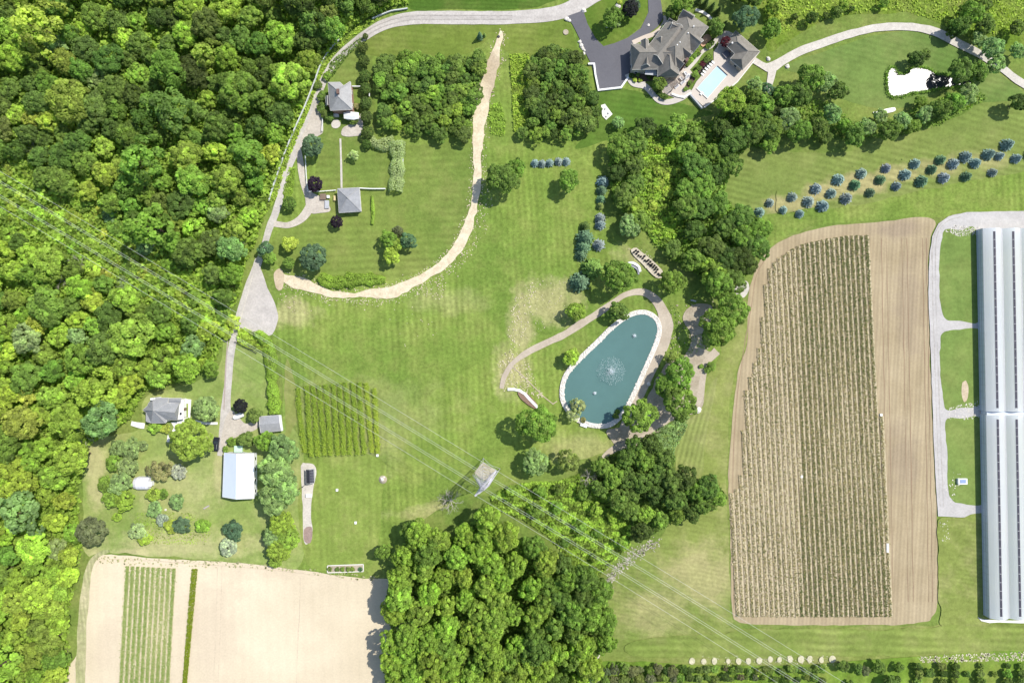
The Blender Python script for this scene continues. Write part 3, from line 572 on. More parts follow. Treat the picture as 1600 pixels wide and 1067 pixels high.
CAND = []
def woodlabel(x, y, tone, R0):
    sz = 'large' if R0 > 24 else 'medium' if R0 > 19 else 'small'
    tn = {'dark': 'dark green', 'deep': 'deep green', 'mid': 'mid green', 'bright': 'bright green', 'lime': 'lime green', 'yellow': 'yellow green', 'bluegreen': 'blue green', 'olive': 'olive green', 'sage': 'sage green', 'pale': 'pale green'}[tone]
    best = min(LANDM, key=lambda l: (l[0][0] - x) ** 2 + (l[0][1] - y) ** 2); d = math.hypot(best[0][0] - x, best[0][1] - y)
    ly = 285 + .6 * x
    if d < 75: zone = best[1]
    elif y < ly - 70: zone = ('in the top' if y < 90 else 'in the upper' if y < 220 else 'in the middle') + (' left' if x < 160 else ' centre' if x < 320 else ' right') + ' woods'
    elif y < ly + 90: zone = 'beside the wires,' + (' far left' if x < 90 else ' left' if x < 200 else ' right')
    else: zone = ('in the bottom' if y > 880 else 'in the lower' if y > 640 else 'below the wires, woods') + (' border' if x < 60 else ' inner') + ' left'
    return f'{sz} {tn} tree {zone}', f'{sz} {tn} trees {zone}'
def pick(opts): return random.choices([o[0] for o in opts], [o[1] for o in opts])[0]
WLC = [(-45, -45), (628, -45), (612, -14), (588, 0), (548, 26), (512, 58), (483, 98), (462, 148), (446, 192), (430, 235), (413, 280), (398, 325), (384, 372), (366, 405), (357, 455), (344, 490), (336, 520), (318, 560), (290, 580), (250, 592), (215, 605), (190, 645), (150, 668), (122, 690), (112, 750), (110, 800), (118, 850), (108, 900), (96, 950), (92, 1000), (96, 1110), (-45, 1110)]
pts = []
for x, y in sample(WLC, 14000):
    if any(inpoly(np.array([x]), np.array([y]), e)[0] for e in [CORR] + CLEAR): continue
    r = 15 + 22 * random.random() ** 1.6
    if all((x - q[0]) ** 2 + (y - q[1]) ** 2 > (.72 * (r + q[2])) ** 2 for q in pts): pts.append((x, y, r))
for x, y, r in pts:
    dark = y < 330
    if y < 230: tn = pick([('dark', 2), ('deep', 4.2), ('mid', 4), ('bright', 1.4), ('olive', .5), ('sage', .5), ('lime', .8), ('yellow', .15)])
    elif y < 560: tn = pick([('deep', 2.2), ('mid', 4), ('bright', 3), ('lime', 1.2), ('yellow', .4), ('sage', .6)])
    else: tn = pick([('mid', 1), ('bright', 5), ('lime', 5), ('sage', 1), ('yellow', .3)])
    r *= 1.12
    lb, gr = woodlabel(x, y, tn, r)
    CAND.append((r, x, y, tn, lb, gr, random.uniform(1.9, 2.7), None if random.random() < .8 else 'loose', .16))
for x, y in poisson(CORR, 20, 1500):
    tn = pick([('bright', 3), ('lime', 3), ('yellow', 1.2), ('sage', 1), ('mid', 2)]); r = random.uniform(9, 15)
    side = 'left' if x < 150 else 'middle' if x < 260 else 'right'
    nm = {'bright': 'bright green', 'lime': 'lime green', 'yellow': 'yellow green', 'sage': 'sage green', 'mid': 'mid green'}[tn]
    tree(x, y, r, tn, f'low {nm} bush under the power lines, {side} part of the cleared strip', name='bush', cat='bush', shape='loose' if random.random() < .5 else 'small', hf=1.2, group=f'low {nm} bushes under the wires, {side} part', jit=.15)
cover('undergrowth', WL, 7.0, 5.0, .55, 'bright')
cover('strip_undergrowth', CORR, 9.0, 2.4, .42, 'lime')
for cpoly in CLEAR[:3]: sheet('glade', cpoly, ROUGHG, 2)

WB = [(616, 885), (628, 855), (645, 828), (668, 820), (695, 830), (715, 838), (735, 815), (755, 806), (775, 808), (800, 835), (830, 850), (880, 876), (915, 895), (940, 915), (952, 950), (948, 1000), (925, 1035), (912, 1110), (600, 1110), (604, 1040), (612, 985), (604, 930)]
for x, y in poisson(WB, 27.5, 5000):
    tn = pick([('bright', 9), ('mid', 2)]) if x < 830 else pick([('mid', 5), ('bright', 4), ('deep', 1.5)])
    r = random.uniform(19, 27); nm = {'bright': 'bright green', 'lime': 'lime green', 'mid': 'mid green', 'deep': 'deep green', 'sage': 'sage green'}[tn]
    z = ('upper' if y < 880 else 'middle' if y < 985 else 'bottom'); xx = 'left' if x < 715 else 'centre' if x < 820 else 'right'
    CAND.append((r, x, y, tn, f'{nm} tree in the {z} {xx} of the dense wood below the pylon', f'{nm} trees, {z} {xx} of wood below pylon', random.uniform(2.9, 3.5), None, .1))
cover('undergrowth', WB, 6.0, 5.0, .5, 'mid')
for x, y, r, tn, lb in ((600, 862, 14, 'mid', 'small tree just outside the upper left edge of the lower wood'), (640, 828, 17, 'deep', 'tree at the upper tip of the lower wood beside the paddock'), (905, 895, 16, 'mid', 'tree between the power lines at the right edge of the lower wood'), (920, 1060, 13, 'bluegreen', 'blue green tree left of the pale lane at the lower edge'),
                        (615, 955, 22, 'bright', 'bright tree leaning over the sandy field, middle of the wood edge'), (612, 1030, 22, 'bright', 'bright tree at the sandy field in the lower left corner of the wood'), (630, 900, 22, 'bright', 'bright tree where the sandy field meets the wood and grass')):
    tree(x, y, r, tn, lb, hf=3.0)

WC = [(955, 225), (975, 205), (1010, 196), (1040, 200), (1070, 192), (1110, 190), (1140, 165), (1175, 150), (1210, 165), (1205, 225), (1165, 232), (1140, 262), (1130, 305), (1145, 325), (1185, 340), (1200, 360), (1196, 385), (1178, 408), (1160, 438), (1125, 440), (1090, 430), (1050, 405), (1025, 385), (1002, 350), (975, 335), (955, 310), (950, 260)]
THK = [(1005, 215), (1055, 215), (1060, 260), (1058, 330), (1060, 370), (1025, 372), (1003, 330), (1010, 280), (1002, 245)]
THKX = [(tuple(np.mean(THK, 0) + (np.array(p) - np.mean(THK, 0)) * (1.35, 1.12))) for p in THK]
for x, y in poisson(WC, 27, 3000, [THKX]):
    tn = pick([('dark', 3), ('deep', 5), ('mid', 3), ('bright', .5)]); r = random.uniform(16, 25); nm = {'dark': 'dark green', 'bright': 'bright green', 'mid': 'mid green', 'deep': 'deep green'}[tn]
    z = 'upper' if y < 240 else 'middle' if y < 330 else 'lower'; xx = 'left' if x < 1040 else 'right'
    CAND.append((r, x, y, tn, f'{nm} tree in the {z} {xx} part of the copse between lawn and striped field', f'{nm} trees, {z} {xx} copse beside the striped field', 1.8, None, .14))
cover('undergrowth', WC, 7.0, 3.0, .42, 'mid', ex=[THK]); cover('bramble_thicket', THKX, 18, 2.2, .34, 'bright', vmix=.45)
for _ in range(16):
    x, y = sample(THK, 1)[0]; tree(x, y, random.uniform(6, 10), random.choice(['bright', 'lime', 'yellow']), 'low leafy bush in the bright thicket inside the copse', name='bush', cat='bush', shape='loose', hf=1.2, group='bushes in the bright thicket of the copse')
WD = [(925, 745), (940, 715), (975, 700), (1010, 690), (1045, 705), (1055, 740), (1085, 745), (1120, 752), (1135, 775), (1118, 795), (1085, 800), (1050, 815), (1020, 835), (990, 838), (985, 800), (950, 790)]
for x, y in poisson(WD, 24, 2500):
    tn = pick([('dark', 2), ('deep', 5), ('mid', 3), ('bright', .6)]); nm = {'dark': 'dark green', 'bright': 'bright green', 'mid': 'mid green', 'deep': 'deep green'}[tn]
    xx = 'left' if x < 1000 else 'middle' if x < 1075 else 'right'
    CAND.append((random.uniform(15, 22), x, y, tn, f'{nm} tree in the {xx} part of the clump beside the crop field', f'{nm} trees, {xx} of the clump by the crop field', 2.3, None, .1))
WDS = [(790, 760), (830, 752), (870, 752), (905, 740), (930, 745), (985, 800), (985, 850), (955, 880), (930, 905), (895, 885), (860, 840), (820, 812), (775, 795), (765, 775)]
cover('brush', WDS, 18, 1.5, .32, 'bright', vmix=.5); cover('brush', WD, 6, 2.5, .4, 'deep')
for x, y in poisson([(800, 765), (900, 758), (975, 800), (975, 850), (935, 890), (880, 850)], 29, 700):
    tn = pick([('mid', 3), ('bright', 3), ('deep', 1.5), ('lime', 1)]); nm = {'lime': 'lime green', 'bright': 'bright green', 'mid': 'mid green', 'deep': 'deep green'}[tn]
    tree(x, y, random.uniform(8, 15), tn, f'{nm} bush in the brush under the wires right of the pylon', name='bush', cat='bush', hf=1.6, shape='loose', group=f'{nm} bushes under the wires right of the pylon')
cover('low_brush', [(1048, 535), (1075, 528), (1100, 520), (1105, 545), (1080, 552), (1055, 560)], 7, .5, .25, 'mid'); cover('low_brush', [(1045, 470), (1062, 490), (1068, 520), (1052, 525)], 5, .3, .22, 'deep')
cover('brush', [(1000, 690), (1030, 668), (1060, 655), (1078, 650), (1070, 675), (1055, 700), (1050, 720), (1040, 705)], 14, 1.0, .3, 'sage')
# the trees that show largest are things of their own, the smallest of the woods are one mass
CAND.sort(key=lambda c: -c[0]); NIND = 190
for r, x, y, tn, lb, g_, hf, shp, jt in CAND[:NIND]: tree(x, y, r, tn, lb, group=g_, hf=hf, shape=shp, jit=jt)
print('wood trees', len(CAND))
MASSM = leafmat('mass_leaf', vcol=True)
def mass(rest):
    VV = []; at = []; cc = []
    bank = [(np.array([v.co[:] for v in m.vertices]), np.array([d.value for d in m.attributes['v'].data])) for m in PROTO['mid'][:4]]
    for r, x, y, tn, lb, g_, hf, shp, jt in rest:
        co, va = random.choice(bank); R0 = r / S; ht = R0 * hf; hc = ht * .62; Rw = R0 * (H - hc) / H * CK; a = random.uniform(0, 6.28); b = P(x, y, hc) * (1, 1, 0)
        q = co @ np.array([[math.cos(a), math.sin(a), 0], [-math.sin(a), math.cos(a), 0], [0, 0, 1]]) * (Rw, Rw, (ht - hc) * 1.12) + b + (0, 0, hc)
        VV.append(q); at.append(va); cc.append(np.tile(np.array(tint(tn, jt)), (len(va), 1)))
    V = np.concatenate(VV); o = mk('woodland', (V, np.arange(len(V)).reshape(-1, 4)), MASSM, att=np.concatenate(at), kind='stuff')
    ca = o.data.attributes.new('tone', 'FLOAT_COLOR', 'FACE'); ca.data.foreach_set('color', np.concatenate(cc).astype(np.float32).ravel())
mass(CAND[NIND:])
# two groves of young trees
G1 = [(596, 92), (625, 86), (670, 90), (720, 90), (752, 88), (752, 120), (745, 160), (737, 195), (728, 212), (680, 213), (635, 207), (600, 190), (592, 140)]
G2 = [(832, 84), (870, 74), (892, 78), (908, 95), (918, 120), (930, 160), (938, 190), (915, 205), (880, 212), (835, 220), (815, 210), (830, 170), (826, 120)]
for poly, nm, d in ((G1, 'grove left of the trail', 14), (G2, 'grove right of the trail', 15)):
    for x, y in poisson(poly, d, 2500):
        tn = pick([('deep', 4), ('mid', 6), ('bright', 1.2)]) if poly is G1 else pick([('dark', 3), ('deep', 5), ('mid', 2)])
        t2 = {'dark': 'dark green', 'bright': 'bright green', 'mid': 'mid green', 'deep': 'deep green'}[tn]; c = np.mean(poly, 0)
        q = ('upper ' if y < c[1] else 'lower ') + ('left' if x < c[0] else 'right')
        tree(x, y, random.uniform(9, 15.5), tn, f'{t2} young tree in the {q} of the {nm}', name='young_tree', group=f'{t2} young trees, {q} of {nm}', hf=1.7, shape='small' if random.random() < .5 else 'loose', jit=.14)
    cover('undergrowth', poly, 8, 1.6, .3, 'deep')
cover('tall_weeds', [(796, 86), (826, 84), (830, 120), (830, 175), (815, 212), (803, 205), (800, 150)], 22, 1.3, .28, 'lime')
cover('tall_weeds', [(766, 165), (782, 160), (790, 190), (788, 215), (768, 210), (762, 190)], 16, .9, .25, 'bright')
cover('tall_weeds', [(515, 100), (530, 85), (560, 62), (572, 55), (560, 72), (540, 92), (522, 118), (510, 128)], 22, .8, .22, 'deep')
cover('tall_weeds', [(442, 300), (452, 262), (462, 262), (458, 300), (448, 320)], 22, .8, .22, 'bright')
cover('roadside_weeds', [(600, 18), (560, 42), (528, 72), (498, 112), (480, 155), (462, 205), (445, 250), (425, 305), (412, 340), (432, 310), (455, 240), (474, 195), (488, 160), (500, 125), (520, 88), (545, 62), (590, 30)], 14, 1.0, .3, 'lime')
cover('tall_weeds', [(372, 516), (384, 512), (420, 530), (428, 548), (418, 552), (392, 545), (372, 538)], 30, 1.6, .26, 'lime')
cover('meadow_weeds', [(1190, -20), (1240, -20), (1380, -20), (1600, -20), (1640, 30), (1560, 60), (1480, 36), (1400, 16), (1300, 24), (1230, 52), (1195, 60)], 3.0, .7, .35, 'lime')

# ------------------------------------------------------------------ single trees and shrubs
for a in [
 (488, 228, 18, 'bluegreen', 'dense blue-green tree standing over the drive above the purple tree', 'round'), (492, 288, 13, 'purple', 'purple-black tree at the corner of the white garden fence', 'round'), (526, 347, 10.5, 'purple', 'smaller purple tree below the grey square garage', 'round'),
 (489, 402, 23, 'bluegreen', 'round blue-green tree left of the mown garden stripes', 'round'), (888, 282, 19, 'mid', 'lone round tree on the lawn below the row of blue spruces', None),
 (900, 486, 17, 'bright', 'small bright tree on the lawn above the gravel path', None), (966, 486, 18, 'deep', 'dark tree at the upper left rim of the teal pond', None), (893, 558, 15, 'lime', 'lime green tree on the left rim of the teal pond', None),
 (966, 430, 30, 'mid', 'large tree beside the curved white stone bench', 'big'), (1050, 440, 23, 'mid', 'tree at the lower end of the black plant pots', None), (1122, 443, 26, 'mid', 'tree at the gap between copse and crop field', None),
 (1145, 482, 29, 'mid', 'upper tree of the pair beside the curved field corner', 'big'), (1122, 512, 32, 'mid', 'lower tree of the pair above the trodden earth', 'big'),
 (840, 662, 35, 'mid', 'broad tree below the curved white retaining wall', 'big'), (837, 722, 22, 'sage', 'round tree at the bottom of the lawn beside the brush', 'round'), (888, 720, 21, 'olive', 'olive coloured tree below the foot of the pond', 'loose'),
 (999, 650, 31, 'mid', 'leafy tree on bare earth at the lower right of the pond', 'big'), (1062, 585, 28, 'mid', 'dark tree on the trodden earth right of the pond', None), (1042, 602, 23, 'mid', 'mid-sized tree between the two dark ones right of the pond', None), (1062, 630, 31, 'mid', 'wide tree right of the pond near the mown strip', 'big'), (1050, 560, 13, 'olive', 'small olive tree above the group right of the pond', 'loose'),
 (785, 279, 28, 'deep', 'dense clump tree right of the sandy trail', 'big'), (808, 262, 16, 'mid', 'right part tree of the clump beside the sandy trail', None), (985, 352, 19, 'sage', 'smooth grey-green tree at the corner of the copse', 'round'),
 (298, 688, 34, 'bright', 'large round feathery tree between farmhouse and dark car', 'round'), (322, 638, 21.5, 'sage', 'round smooth tree between farmhouse and long drive', 'round'), (376, 634, 12, 'black', 'black-purple tree above the white boat', 'round'), (398, 648, 12, 'olive', 'olive bush tree between white boat and grey shed', 'small'),
 (143, 830, 25, 'bronze', 'dark bronze tree at the yard corner above the sandy field', 'round'), (240, 735, 0, 'x', '', None),
 (417, 690, 20, 'mid', 'tree covering the lower edge of the small grey shed', None), (442, 700, 27, 'sage', 'topmost pale tree of the row beside the white barn', 'big'), (430, 735, 30, 'sage', 'tree in the middle of the row beside the white barn', 'big'), (446, 765, 27, 'sage', 'right tree of the row beside the solar shed', 'big'), (428, 782, 26, 'sage', 'lowest tree of the row beside the white barn', 'big'),
 (385, 685, 13, 'olive', 'small olive tree above the right corner of the barn', None), (1160, 20, 0, 'x', '', None),
 (1166, 28, 22, 'bluegreen', 'tall blue-green tree above the pool house', 'big'), (1178, -6, 20, 'deep', 'dark tree at the top edge above the pool house', None), (1150, -5, 12, 'dark', 'dark tree cut by the top edge beside the mansion', None), (1066, 8, 18, 'mid', 'leafy tree above the mansion beside the asphalt', None), (1050, 20, 11, 'deep', 'lower tree above the mansion roof corner', None),
 (1118, 42, 15, 'deep', 'dark tree at the right gable of the mansion', None), (1135, 66, 9.5, 'red', 'dark red tree beside the pool house roof', 'round'), (1030, 131, 12, 'mid', 'small tree between mansion and curved walk', None), (966, 192, 10.5, 'sage', 'round grey-green bush on the lawn of the mansion', 'round'),
 (1143, 158, 26, 'bright', 'bright yellow-green tree below the swimming pool corner', 'big'), (1180, 133, 14, 'sage', 'grey-green tree right of the paved pool deck', None), (1200, 142, 14, 'bluegreen', 'blue-green tree beside the lane spur', None),
 (957, 28, 18, 'deep', 'dark tree on the round lawn inside the drive', None), (985, 14, 14, 'black', 'purple-black tree on the round lawn inside the drive', 'round'), (992, 8, 9, 'bluegreen', 'small blue-green tree beside the purple one in the drive loop', None),
 (611, 400, 15, 'lime', 'lime lower tree of the island group on the garden lawn', None), (608, 375, 16, 'mid', 'upper left tree of the island group on the garden lawn', None), (638, 376, 15, 'bluegreen', 'darker right tree of the island group on the garden lawn', None), (622, 362, 10, 'bronze', 'bronze top shrub of the island group on the garden lawn', None), (615, 384, 13, 'bright', 'bright middle tree of the island group on the garden lawn', None),
 (453, 382, 13, 'yellow', 'yellow-green low bush beside the gravel road', 'small'), (452, 318, 11.5, 'deep', 'dense round bush in the fork of the garden drive', 'round'), (451, 411, 10, 'deep', 'small round bush left of the big blue-green tree', 'round'), (415, 390, 13, 'bluegreen', 'dark bush at the end of the white road rail', None), (421, 402, 12, 'mid', 'bush above the gravel pull-off', None),
 (553, 243, 9, 'pale', 'small pale tree on the enclosed garden lawn', 'loose'), (640, 158, 0, 'x', '', None),
 (330, 577, 15, 'mid', 'round shrub tree beside the long drive', None), (318, 568, 10, 'lime', 'lime bush beside the round shrub by the long drive', None),
 (262, 672, 0, 'x', '', None), (1228, 193, 0, 'x', '', None)]:
    if a[2]: tree(*a[:5], shape=a[5])
# trees along the upper pond
for x, y, r, tn in ((1268, 120, 24, 'mid'), (1250, 148, 22, 'deep'), (1225, 150, 20, 'mid'), (1290, 128, 18, 'sage'), (1310, 142, 17, 'deep'), (1232, 185, 20, 'sage'), (1208, 200, 20, 'mid'), (1250, 205, 21, 'mid'), (1280, 198, 17, 'deep'), (1300, 178, 17, 'sage'), (1335, 212, 19, 'deep'), (1355, 198, 15, 'sage'), (1290, 215, 11, 'deep'),
                    (1390, 205, 19, 'deep'), (1410, 188, 15, 'sage'), (1425, 198, 13, 'mid'), (1445, 178, 15, 'sage'), (1470, 170, 19, 'deep'), (1490, 160, 18, 'mid'), (1512, 148, 18, 'sage'), (1438, 160, 10, 'mid'), (1375, 182, 12, 'sage'), (1320, 196, 12, 'mid'),
                    (1195, 165, 18, 'mid'), (1186, 200, 18, 'deep'), (1172, 180, 20, 'mid'), (1165, 208, 18, 'deep')):
    z = 'left end' if x < 1300 else 'middle' if x < 1430 else 'right end'; nm = {'mid': 'mid green', 'deep': 'deep green', 'sage': 'sage green'}[tn]
    tree(x, y, r, tn, f'{nm} tree at the {z} of the belt below the glittering pond', group=f'{nm} trees, {z} of the glittering pond belt', hf=2.1)
cover('bank_brush', [(1200, 150), (1300, 160), (1330, 190), (1400, 185), (1440, 165), (1480, 150), (1530, 140), (1540, 155), (1470, 195), (1400, 215), (1340, 220), (1250, 215), (1170, 215)], 5, 1.4, .35, 'mid')
for x, y, r, tn, lb in ((1500, 40, 18, 'deep', 'left tree of the dark group above the lane bend'), (1520, 20, 20, 'mid', 'upper tree of the dark group above the lane bend'), (1538, 38, 18, 'deep', 'right tree of the group above the lane bend'), (1535, 5, 16, 'deep', 'tree at the top edge above the lane bend'), (1488, 48, 12, 'dark', 'small dark tree touching the lane bend'),
                        (1530, 60, 13, 'sage', 'pale tree hiding the lane where it passes the pond'), (1550, 75, 20, 'sage', 'large sage tree over the lane right of the pond'), (1555, 100, 17, 'sage', 'lower sage tree beside the lane right of the pond'), (1500, 110, 22, 'deep', 'dark tree standing right beside the glittering pond'), (1528, 112, 17, 'deep', 'second dark tree between pond and lane'), (1590, 80, 14, 'sage', 'grey tree at the right edge beside the lane'), (1592, 160, 17, 'dark', 'dark tree at the right edge below the lane'), (1588, 45, 12, 'deep', 'bush at the right edge of the top meadow'), (1432, 92, 13, 'dark', 'dark tree above the glittering pond'), (1445, 86, 9, 'deep', 'small tree above the glittering pond'),
                        (1205, 45, 18, 'mid', 'tree at the left end of the top meadow'), (1208, 10, 14, 'bright', 'bright tree at the top left of the meadow'), (1268, 28, 10, 'dark', 'dark bush on the lower edge of the top meadow'), (1241, 27, 6, 'dark', 'small lone bush on the top meadow'), (1290, 24, 5, 'dark', 'smallest bush between two others on the top meadow'), (1308, 20, 9, 'deep', 'bush on the meadow edge near the middle'), (1318, 8, 9, 'bright', 'bright bush at the top of the meadow'), (1330, 14, 5, 'dark', 'tiny dark bush near the meadow top'), (1380, 6, 8, 'mid', 'bush on the right part of the meadow top'), (1215, 30, 9, 'lime', 'lime bush on the meadow slope')):
    tree(x, y, r, tn, lb)
# row of dark round trees beside the upper house
for i, (x, y, r) in enumerate(((571, 57, 5), (567, 74, 9), (569, 95, 9.5), (570, 119, 10.5), (571, 138, 9.5), (572, 161, 10), (573, 183, 10.5), (574, 207, 11), (573, 225, 8))):
    tree(x, y, r, 'dark', f'{ordw(i)} dark round tree from the top in the row right of the upper house', shape='round', group='dark round trees in a row beside the upper house', jit=.12, name='round_tree', hf=1.9)
tree(553, 185 + 4, 7, 'deep', 'green shrub in front of the porch of the upper house', name='shrub', cat='shrub', shape='small', hf=1.4); shrub(557, 166, 5.5, 'brown', 'brown shrub beside the right wall of the upper house')
for x, y in ((503, 150), (502, 168), (508, 178), (515, 182)): shrub(x, y, 8, 'deep', 'dark shrub crowding the left wall of the upper house', group='shrubs along the left wall of the upper house')
shrub(497, 133, 7, 'deep', 'dark shrub above the upper left corner of the upper house'); shrub(511, 119, 7, 'mid', 'leafy shrub between road and upper house roof')
# blue spruces
for i, (x, y) in enumerate(((836, 255), (847, 256), (859, 255), (873, 252.5), (885, 252.5))): tree(x, y, 6.2, 'blue', f'{ordw(i)} blue spruce from the left in the short row of five on the lawn', name='blue_spruce', shape='spruce', group='row of five blue spruces on the lawn')
tree(1174, 8, .01, 'dark', '', name='x') if False else None
for i, (x, y, r, tn) in enumerate(((942, 284, 9, 'blue'), (940, 297, 8, 'bluegreen'), (939, 312, 7, 'bluegreen'), (938, 322, 6, 'olive'), (938, 341, 8, 'blue'), (938, 351, 8, 'blue'), (914, 354, 8, 'dark'), (914, 372, 13, 'bluegreen'), (936, 383, 9, 'blue'), (911, 386, 11, 'bluegreen'), (908, 399, 9, 'bluegreen'), (925, 420, 16, 'deep'), (906, 441, 15, 'bluegreen'))):
    tree(x, y, r, tn, f'{ordw(i)} conifer from the top in the column of spruces right of the lawn', name='spruce_tree', shape='spruce', group='column of spruces along the right side of the lawn')
sp = [(1187, 332), (1203, 317), (1224, 328), (1238, 308), (1250, 334), (1263, 315), (1275, 295), (1286, 322), (1299, 302), (1310, 281), (1323, 310), (1336, 289), (1346, 271), (1360, 301), (1376, 281), (1385, 263), (1401, 291), (1415, 273), (1430, 256), (1440, 283), (1456, 265), (1470, 250), (1475, 278), (1490, 256), (1509, 245), (1510, 276), (1524, 255), (1545, 241), (1551, 270), (1562, 244), (1574, 226), (1588, 248), (1612, 240), (1618, 216)]
for i, (x, y) in enumerate(sorted(sp)): tree(x, y, random.uniform(6.2, 9.2), random.choice(['blue', 'blue', 'bluegreen']), f'{ordw(i)} spruce from the left in the band of young spruces on the striped field', name='young_spruce', shape='spruce', group='band of young spruces on the striped field', jit=.15)
tree(750, 58, 4.2, 'bluegreen', 'narrow conifer standing alone on the grass below the road', name='narrow_conifer', shape='cone'); tree(757, 56, 2.2, 'deep', 'little conifer right beside the narrow one on the road grass', name='narrow_conifer', shape='cone')
for i, (x, y) in enumerate(((1092, 2), (1101, 8), (1111, 14), (1121, 20), (1130, 42))): tree(x, y, 5, 'dark', f'{ordw(i)} dark columnar cypress from the left behind the mansion', name='columnar_cypress', shape='cone', group='columnar cypresses behind the mansion')
# yard shrubs round the farmhouse
YS = [(186, 700, 16, 'sage', 'tall sage shrub at the top of the long bed in the yard'), (205, 700, 18, 'sage', 'wide shrub right of the top of the long bed in the yard'), (178, 722, 15, 'mid', 'leafy shrub on the left of the long bed in the yard'), (200, 728, 18, 'sage', 'middle shrub of the long bed in the yard'), (165, 757, 15, 'mid', 'outer left shrub of the long bed in the yard'), (188, 755, 20, 'sage', 'broad shrub of the long bed left of the small glasshouse'), (172, 780, 15, 'mid', 'lower left shrub of the long bed in the yard'), (195, 782, 18, 'bright', 'lowest shrub of the long bed in the yard'),
      (223, 696, 9, 'sage', 'small round shrub right of the long bed'), (249, 735, 20, 'brown', 'brownish feathery shrub right of the small glasshouse'), (279, 737, 13.5, 'silver', 'silver grey dome shrub on the yard grass'), (240, 773, 12, 'bright', 'yellowish shrub below the small glasshouse'), (255, 771, 9, 'mid', 'green shrub below the brown feathery one'), (241, 795, 14, 'sage', 'dark green shrub left of the silver oval'), (276, 783, 14, 'sage', 'upper round green shrub of the lower yard group'), (254, 812, 11, 'silver', 'silver oval shrub in the lower yard group'), (284, 820, 16, 'bluegreen', 'dark blue-green shrub right of the silver oval'), (268, 822, 12, 'lime', 'lime shrub beside the silver oval'), (317, 821, 12, 'bright', 'pale round shrub right of the lower yard group'), (216, 830, 16, 'pale', 'pale low shrub near the bottom left of the yard'), (226, 842, 12, 'lime', 'lime low shrub near the sandy field'), (183, 808, 8, 'lime', 'small lime plant left of the lower yard group'), (365, 829, 18, 'bluegreen', 'dark round shrub below the white barn'), (357, 855, 15, 'silver', 'silver shrub under the dark one below the barn'),
      (242, 667, 11, 'bright', 'low green shrub below the farmhouse south wall'), (258, 670, 8, 'yellow', 'yellow shrub below the farmhouse porch corner'), (362, 690, 8, 'mid', 'shrub between the drive end and the barn'), (352, 702, 5, 'mid', 'little shrub at the upper left corner of the barn')]
for x, y, r, tn, lb in YS: shrub(x, y, r, tn, lb, shape='round' if tn in ('silver',) else ('loose' if tn == 'brown' else ('mid' if r > 13 else 'small')), hf=1.3)
cover('flower_bed', [(215, 800), (300, 800), (330, 830), (320, 850), (220, 850), (205, 825)], 5, .4, .2, 'bright')
# planted beds at the mansion
for i, (x, y, r, tn) in enumerate([z1(*p[:2]) + p[2:] for p in ((360, 330, 4, 'deep'), (385, 290, 4, 'mid'), (400, 255, 4, 'deep'), (295, 370, 4.5, 'deep'), (350, 850, 6, 'dark'), (400, 895, 6, 'dark'), (100, 700, 5, 'dark'), (130, 740, 4, 'yellow'), (180, 745, 3.5, 'yellow'), (160, 690, 4, 'deep'), (260, 710, 5, 'dark'), (290, 690, 4, 'deep'),
        (620, 590, 5, 'mid'), (650, 560, 5, 'bright'), (680, 520, 5, 'mid'), (700, 470, 5, 'bright'), (720, 500, 4, 'deep'), (810, 430, 5, 'deep'), (840, 400, 5, 'deep'), (600, 825, 4, 'mid'), (640, 770, 4, 'deep'), (690, 690, 6, 'mid'), (720, 630, 5, 'deep'), (755, 595, 5, 'red'), (790, 560, 5, 'deep'), (820, 520, 5, 'mid'), (460, 160, 7, 'bluegreen'), (860, 310, 8, 'mid'), (880, 235, 9, 'deep'), (835, 250, 8, 'deep'))]):
    nm = {'deep': 'deep green', 'mid': 'mid green', 'dark': 'dark', 'yellow': 'yellow flowering', 'bright': 'bright green', 'red': 'dark red', 'bluegreen': 'blue-green'}[tn]
    pl = 'front bed along the curved asphalt' if y < 68 and x < 1045 else 'bed below the garage wing' if x < 1045 and y > 100 else 'border beside the pool' if y > 85 else 'planting at the right gable'
    shrub(x, y, r, tn, f'small {nm} shrub in the {pl} of the mansion', group=f'small {nm} shrubs in the {pl}')
shrub(*z1(870, 310), 4, 'dark', 'small dark bush where garden walk meets brick terrace')
for x, y in ((957, 42), (948, 36), (966, 38)): shrub(x, y, 4, 'pale', 'small pale shrub at the foot of the dark island tree', group='pale shrubs at the foot of the island tree')
shrub(969, 3, 5, 'yellow', 'yellow flowering shrub on the round lawn at the top edge')
# pondside plants
tree(903, 634, 14, 'pale', 'pale willow upper crown leaning over the lower left of the pond', name='willow', shape='loose'); tree(895, 649, 12, 'pale', 'pale lower willow on the stone edging of the pond', name='willow', shape='loose'); shrub(911, 656, 5, 'brown', 'reddish brown shrub beside the willow on the pond edge')
for x, y, r in ((962, 650, 5), (965, 643, 4), (1112, 572, 8), (1106, 577, 6), (1096, 572, 4)): shrub(x, y, r, 'mid', 'small leafy shrub on the pond bank' if x < 1000 else 'small bush on the gravel strip beside the mown field', group='small shrubs on the pond bank' if x < 1000 else 'small bushes on the gravel strip')
